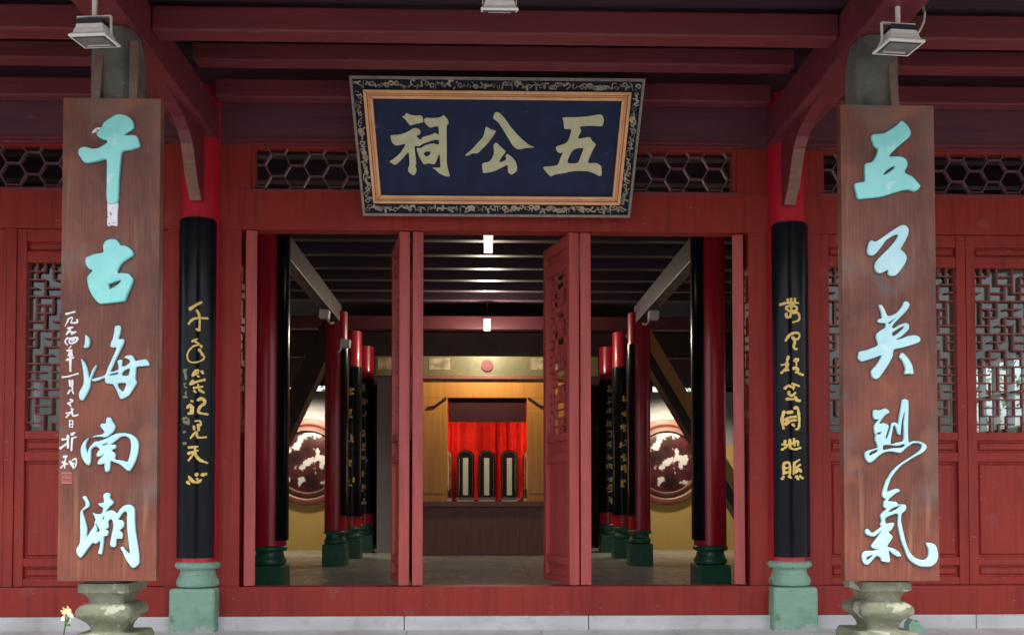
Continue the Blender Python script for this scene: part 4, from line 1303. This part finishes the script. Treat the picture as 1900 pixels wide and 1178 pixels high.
# ------------------------------------------------------------------ altar shrine
DA = 14.55
AX = lambda px_: X(px_, DA, 850)
AZ = lambda py_: Z(py_, DA)
al = thing('altar_shrine', 'amber wooden altar shrine at the far end of the hall', 'altar', (AX(900), DA, 0))
bm = NB()
box(bm, AX(738), AX(1062), DA, DA + 1.1, 0.0, AZ(940))
obj('base', bm, M_SHRINEBASE, al, bevel=0.01)
bm = NB()
box(bm, AX(734), AX(1066), DA - 0.05, DA + 1.1, AZ(940), AZ(930))
obj('counter', bm, M_SHRINEBASE, al, bevel=0.008)
bm = NB()
for a, b in ((740, 830), (978, 1062)):
    box(bm, AX(a), AX(b), DA, DA + 0.12, AZ(930), AZ(738))
    box(bm, AX(a) + 0.05, AX(b) - 0.04, DA - 0.012, DA, AZ(915), AZ(762))
box(bm, AX(740), AX(1062), DA - 0.003, DA + 0.12, AZ(738), AZ(704))
obj('front_frame', bm, M_AMBER, al, bevel=0.008)
bm = NB()
box(bm, AX(736), AX(1066), DA - 0.06, DA + 0.12, AZ(704), AZ(697))
obj('cornice', bm, M_SHRINEBASE, al, bevel=0.006)
bm = NB()
box(bm, AX(696), AX(1110), DA + 0.02, DA + 0.14, AZ(697), AZ(661))
fz = obj('frieze', bm, M_OLIVE, al)
bm = NB()
cc = Vector((AX(904), 0, AZ(678)))
rr = (AX(915) - AX(893)) / 2
prism(bm, [(cc.x + rr * math.cos(R(15 * k)), cc.z + rr * math.sin(R(15 * k))) for k in range(24)], 'y', DA - 0.005, DA + 0.02)
obj('red_disc', bm, M_DISC, fz)
for a, b in ((700, 735), (795, 835), (985, 1008), (1030, 1060)):
    bm = NB()
    box(bm, AX(a), AX(b), DA + 0.012, DA + 0.0195, AZ(686), AZ(664))
    obj('painted_panel', bm, M_PICTURE, fz)
for pts in ([(793, 756), (806, 754), (822, 742), (828, 738)], [(1012, 756), (1000, 752), (988, 743), (980, 738)]):
    bm = NB()
    tube(bm, [P(a, b, DA - 0.02) for a, b in pts], 0.02, 8)
    obj('tieback', bm, M_VALANCE, al)
bm = NB()
box(bm, AX(832), AX(976), DA + 0.06, DA + 0.075, AZ(782), AZ(738))
obj('valance', bm, M_VALANCE, al)
bm = NB()
nc = 110
rows = []
for k in range(nc + 1):
    f = k / nc
    xx = AX(812) + (AX(996) - AX(812)) * f
    yy = DA + 0.80 + 0.075 * math.sin(f * 47 + 1.5 * math.sin(f * 9)) + 0.03 * math.sin(f * 17 + 1)
    rows.append((bm.verts.new((xx, yy, AZ(930) + 0.01)), bm.verts.new((xx, yy * 0.5 + (DA + 0.80) * 0.5, AZ(735)))))
for a, b in zip(rows, rows[1:]):
    bm.faces.new((a[0], b[0], b[1], a[1]))
tag(obj('curtain', bm, M_CURTAIN, smooth=True), 'bright red pleated curtain hanging behind the tablets in the altar', 'curtain')
for px_ in (824, 986):
    bm = NB()
    tube(bm, [(AX(px_), DA + 0.22, AZ(905)), (AX(px_), DA + 0.22, AZ(770))], 0.018, 8)
    obj('lamp_tube', bm, M_WARM, al)
bm = NB()
for a, b in ((AX(738), AX(812)), (AX(996), AX(1062))):
    box(bm, a, b, DA + 0.12, DA + 1.1, AZ(930), AZ(700))
box(bm, AX(738), AX(1062), DA + 1.1, DA + 1.16, 0, AZ(700))
box(bm, AX(812), AX(996), DA + 0.125, DA + 1.1, AZ(730), AZ(700))
obj('cabinet', bm, M_DARKWALL, al)


def tablet(px_, label, wpx=32, top=834):
    d = DA + 0.22 if 840 < px_ < 965 else DA + 0.30
    hw = X(px_ + wpx / 2, d) - X(px_, d)
    zb_, zt_ = AZ(930) + 0.001, Z(top, d)
    c = X(px_, d)
    t = thing('spirit_tablet', label, 'tablet', (c, d, zb_), 'spirit tablets on the altar', world=False)
    H_ = zt_ - zb_
    bm = NB()
    poly = [(-hw, 0.07), (hw, 0.07), (hw, H_ * 0.86)] + [(hw * math.cos(a), H_ * 0.86 + H_ * 0.14 * math.sin(a)) for a in (0.4, 0.8, 1.2, 1.57, 1.94, 2.34, 2.74)] + [(-hw, H_ * 0.86)]
    prism(bm, poly, 'y', -0.02, 0.05)
    obj('frame', bm, M_TABLET, t, bevel=0.008)
    bm = NB()
    box(bm, -hw * 0.30, hw * 0.30, -0.026, -0.0205, H_ * 0.12, H_ * 0.84)
    obj('name_strip', bm, M_TABLETSTRIP, t)
    bm = NB()
    for q in (-1, 1):
        box(bm, q * hw * 0.80 - 0.003, q * hw * 0.80 + 0.003, -0.028, -0.0195, H_ * 0.10, H_ * 0.86)
    tube(bm, [(hw * 0.80 * math.cos(a * math.pi / 8), -0.024, H_ * 0.865 + H_ * 0.10 * math.sin(a * math.pi / 8)) for a in range(9)], 0.004, 6)
    obj('gilt_line', bm, M_BRACKET, t)
    bm = NB()
    loft(bm, [(hw * 1.2, 0), (hw * 1.2, 0.025), (hw * 1.05, 0.045), (hw * 0.95, 0.069)], 0.01)
    obj('stand', bm, M_TABLET, t)
    bm = NB()
    for q in (-0.62, 0.62):
        tube(bm, [(hw * q, -0.024, H_ * (0.15 + 0.07 * k)) for k in range(11)], [0.012 + 0.010 * (k % 2) for k in range(11)], 8)
    obj('scrollwork', bm, M_TABLET, t)
    bm = NB()
    box(bm, -hw * 0.95, hw * 0.95, -hw * 1.2 - 0.004, -hw * 1.2 + 0.002, 0.006, 0.020)
    obj('foot_strip', bm, M_TABLETSTRIP, t)
    return t


tablet(864, 'black tablet with pale strip, left of the middle tablet on the altar')
tablet(903, 'black tablet with pale strip, in the middle of the altar', 31)
tablet(945, 'black tablet with pale strip, right of the middle tablet on the altar', 31)
tablet(824, 'dark tablet half hidden by the left edge of the altar opening')
tablet(986, 'dark tablet half hidden by the right edge of the altar opening')

# ------------------------------------------------------------------ display walls and round landscapes
DY = 16.05
for s, (a, b) in ((-1, (-5.4, X(612, DY) + 0.5)), (1, (X(1190, DY) - 0.1, 5.9))):
    t = thing('display_wall', 'ochre exhibition wall with a round landscape, %s of the altar' % ('left' if s < 0 else 'right'), 'exhibition wall', ((a + b) / 2, DY, 0))
    bm = NB()
    box(bm, a, b, DY, DY + 0.12, 0.0, 1.95)
    obj('lower_panel', bm, M_YELLOW, t)
    bm = NB()
    box(bm, a, b, DY + 0.002, DY + 0.12, 1.95, 2.95)
    obj('upper_panel', bm, M_GREY, t)
    cxp = 572 if s < 0 else 1236
    c = P(cxp, 857, DY)
    bm = NB()                                             # added lamp on an arm, put in to light the display wall
    bar(bm, (c.x, DY - 0.005, 2.88), (c.x, DY - 0.80, 2.96), 0.03, 0.03, Vector((0, 0, 1)))
    box(bm, c.x - 0.25, c.x + 0.25, DY - 0.88, DY - 0.80, 2.92, 3.0)
    pla = obj('added_wall_lamp', bm, M_FIN, t)
    ld = bpy.data.lights.new('lamp_light', 'SPOT')
    ld.energy, ld.spot_size, ld.spot_blend, ld.shadow_soft_size, ld.color = 78, R(130), 0.7, 0.12, (1.0, 0.86, 0.64)
    lo_ = bpy.data.objects.new('lamp_light', ld)
    COL.objects.link(lo_)
    lo_.parent = t
    lo_.location = Vector((c.x, DY - 0.90, 2.89)) - Vector(t.location)
    lo_.rotation_euler = (R(22), 0, 0)
    m = thing('round_landscape', 'round glossy maroon landscape relief in a salmon ring, %s of the altar' % ('left' if s < 0 else 'right'), 'wall display', (c.x, DY, c.z), 'round landscapes on the display walls', world=False)
    def disc(prof, y_mat, nm, par):
        bm = NB()
        n = 64
        rings = [[bm.verts.new((r_ * math.cos(2 * math.pi * k / n), y_, r_ * math.sin(2 * math.pi * k / n))) for k in range(n)] for r_, y_ in prof]
        for p, q in zip(rings, rings[1:]):
            for k in range(n):
                bm.faces.new((p[k], p[(k + 1) % n], q[(k + 1) % n], q[k]))
        return obj(nm, bm, y_mat, par, smooth=True)
    disc([(0.80, 0.0), (0.80, -0.06), (0.77, -0.075), (0.70, -0.075), (0.67, -0.05), (0.66, -0.0)], M_SALMON, 'ring', m)
    disc([(0.67, -0.03), (0.63, -0.075), (0.58, -0.085), (0.56, -0.03)], M_BRACKET, 'inner_ring', m)
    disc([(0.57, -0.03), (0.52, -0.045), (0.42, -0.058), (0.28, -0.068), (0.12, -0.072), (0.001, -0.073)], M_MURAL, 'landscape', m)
t = thing('display_panel', 'tall grey display panel left of the altar', 'exhibition wall', (X(716, 15.2), 15.2, 0))
bm = NB()
box(bm, X(700, 15.2), X(742, 15.2), 15.2, 15.28, 0, Z(702, 15.2))
obj('panel', bm, M_GREY, t)

# slanting braces
for s, (p0, p1), dd, lab in ((-1, ((622, 600), (455, 950)), 13.3, 'dark slanting timber brace behind the columns, left of the altar'),
                             (1, ((1178, 610), (1400, 985)), 13.3, 'amber slanting timber brace behind the columns, right of the altar')):
    a, b = P(*p0, dd), P(*p1, dd)
    if b.z > 0.02:
        k = (a.z - 0.05) / (a.z - b.z)
        b = a + (b - a) * k
    t = thing('slanting_brace', lab, 'brace', (b.x, dd, 0))
    bm = NB()
    bar(bm, a, b, 0.30, 0.34)
    obj('core', bm, M_BROWN, t, bevel=0.01)
    d_ = (b - a).normalized()
    s_ = d_.cross(Vector((0, 1, 0))).normalized()
    if s_.z < 0:
        s_ = -s_
    bm = NB()
    off = s_ * 0.07 + Vector((0, -0.176, 0))
    if s > 0:
        bar(bm, a + off, b + off, 0.17, 0.01)
        obj('facing', bm, M_BRACE, t)

# ------------------------------------------------------------------ lamps inside
for k, (px_, py_, d, hw, hh) in enumerate(((906, 453, 9.2, 0.052, 0.085), (904, 603, 13.9, 0.055, 0.085))):
    c = P(px_, py_, d)
    t = thing('ceiling_lamp', ('larger' if k == 0 else 'smaller') + ' lit white box lamp hanging from the hall ceiling, ' + ('nearer the doorway' if k == 0 else 'nearer the altar'), 'lamp', (c.x, c.y, c.z), 'white lamps hanging in the hall', world=False)
    bm = NB()
    loft(bm, [(hw * 0.86, -hh), (hw, hh)], 0.008)
    obj('shade', bm, M_GLOW, t)
    ld = bpy.data.lights.new('lamp_light', 'POINT')
    ld.energy, ld.shadow_soft_size, ld.color = (1.1 if k == 0 else 42), 0.06, (1.0, 0.86, 0.66)
    lo_ = bpy.data.objects.new('lamp_light', ld)
    COL.objects.link(lo_)
    lo_.parent = t
    lo_.location = (0, -hw - 0.03, -hh - 0.08)
    bm = NB()
    box(bm, -hw * 1.1, hw * 1.1, -hw * 1.1, hw * 1.1, hh + 0.001, hh + 0.02)
    tube(bm, [(0, 0, hh + 0.02), (0, 0, 4.42 - c.z)], 0.008, 8)
    obj('hanger', bm, M_FIN, t)
for (px_, py_, d, mir, lab) in ((640, 640, 12.2, 1, 'small white spotlight on the column left of the altar'), (601, 586, 11.5, -1, 'small white spotlight at the beam end, left of the altar'), (1211, 588, 11.4, 1, 'small white spotlight at the beam end, right of the altar')):
    c = P(px_, py_, d)
    t = thing('spotlight', lab, 'spotlight', c, 'small white spotlights in the hall', world=False)
    bm = NB()
    prism(bm, [(-0.06, -0.03), (0.07, -0.04), (0.08, 0.07), (-0.05, 0.08)], 'y', -0.06, 0.06)
    obj('head', bm, M_LAMP, t, bevel=0.006)
    bm = NB()
    tube(bm, [(-0.045 * mir, 0, -0.02), (-0.06 * mir, 0, -0.07), (-0.09 * mir, 0.0, -0.10), (-0.12 * mir, 0.05, -0.08)], 0.014, 8)
    obj('arm', bm, M_LAMP, t)

# ------------------------------------------------------------------ shrubs outside the end and rear windows
rnd = random.Random(11)
for k, (cx_, cy_, lab) in enumerate(((-9.9, 18.6, 'green shrub outside the left end window'), (9.7, 16.4, 'green shrub outside the right end window'), (4.9, 20.2, 'green shrub outside the rear window, right'), (-4.5, 20.2, 'green shrub outside the rear window, left'))):
    hs_ = 4.2 if k < 2 else 5.2
    t = thing('shrub', lab, 'shrub', (cx_, cy_, -0.45), world=False)
    bm = NB()
    tube(bm, [(0, 0, 0), (0.05, 0, 0.8), (0.02, 0.04, hs_ * 0.6)], [0.07, 0.05, 0.03])
    obj('trunk', bm, M_BROWN, t)
    bm = NB()
    for i in range(900):
        a, h_ = rnd.uniform(0, 6.28), rnd.uniform(0.7, hs_)
        rr_ = rnd.uniform(0.1, 1.0) ** 0.6 * (1.15 - 0.9 * abs(h_ / hs_ - 0.55))
        c = Vector((rr_ * math.cos(a), rr_ * math.sin(a), h_))
        v = [Vector((rnd.uniform(-.1, .1), rnd.uniform(-.1, .1), rnd.uniform(-.1, .1))) for _ in range(3)]
        bm.faces.new([bm.verts.new(c + q) for q in v])
    obj('crown', bm, M_FOLIAGE, t)
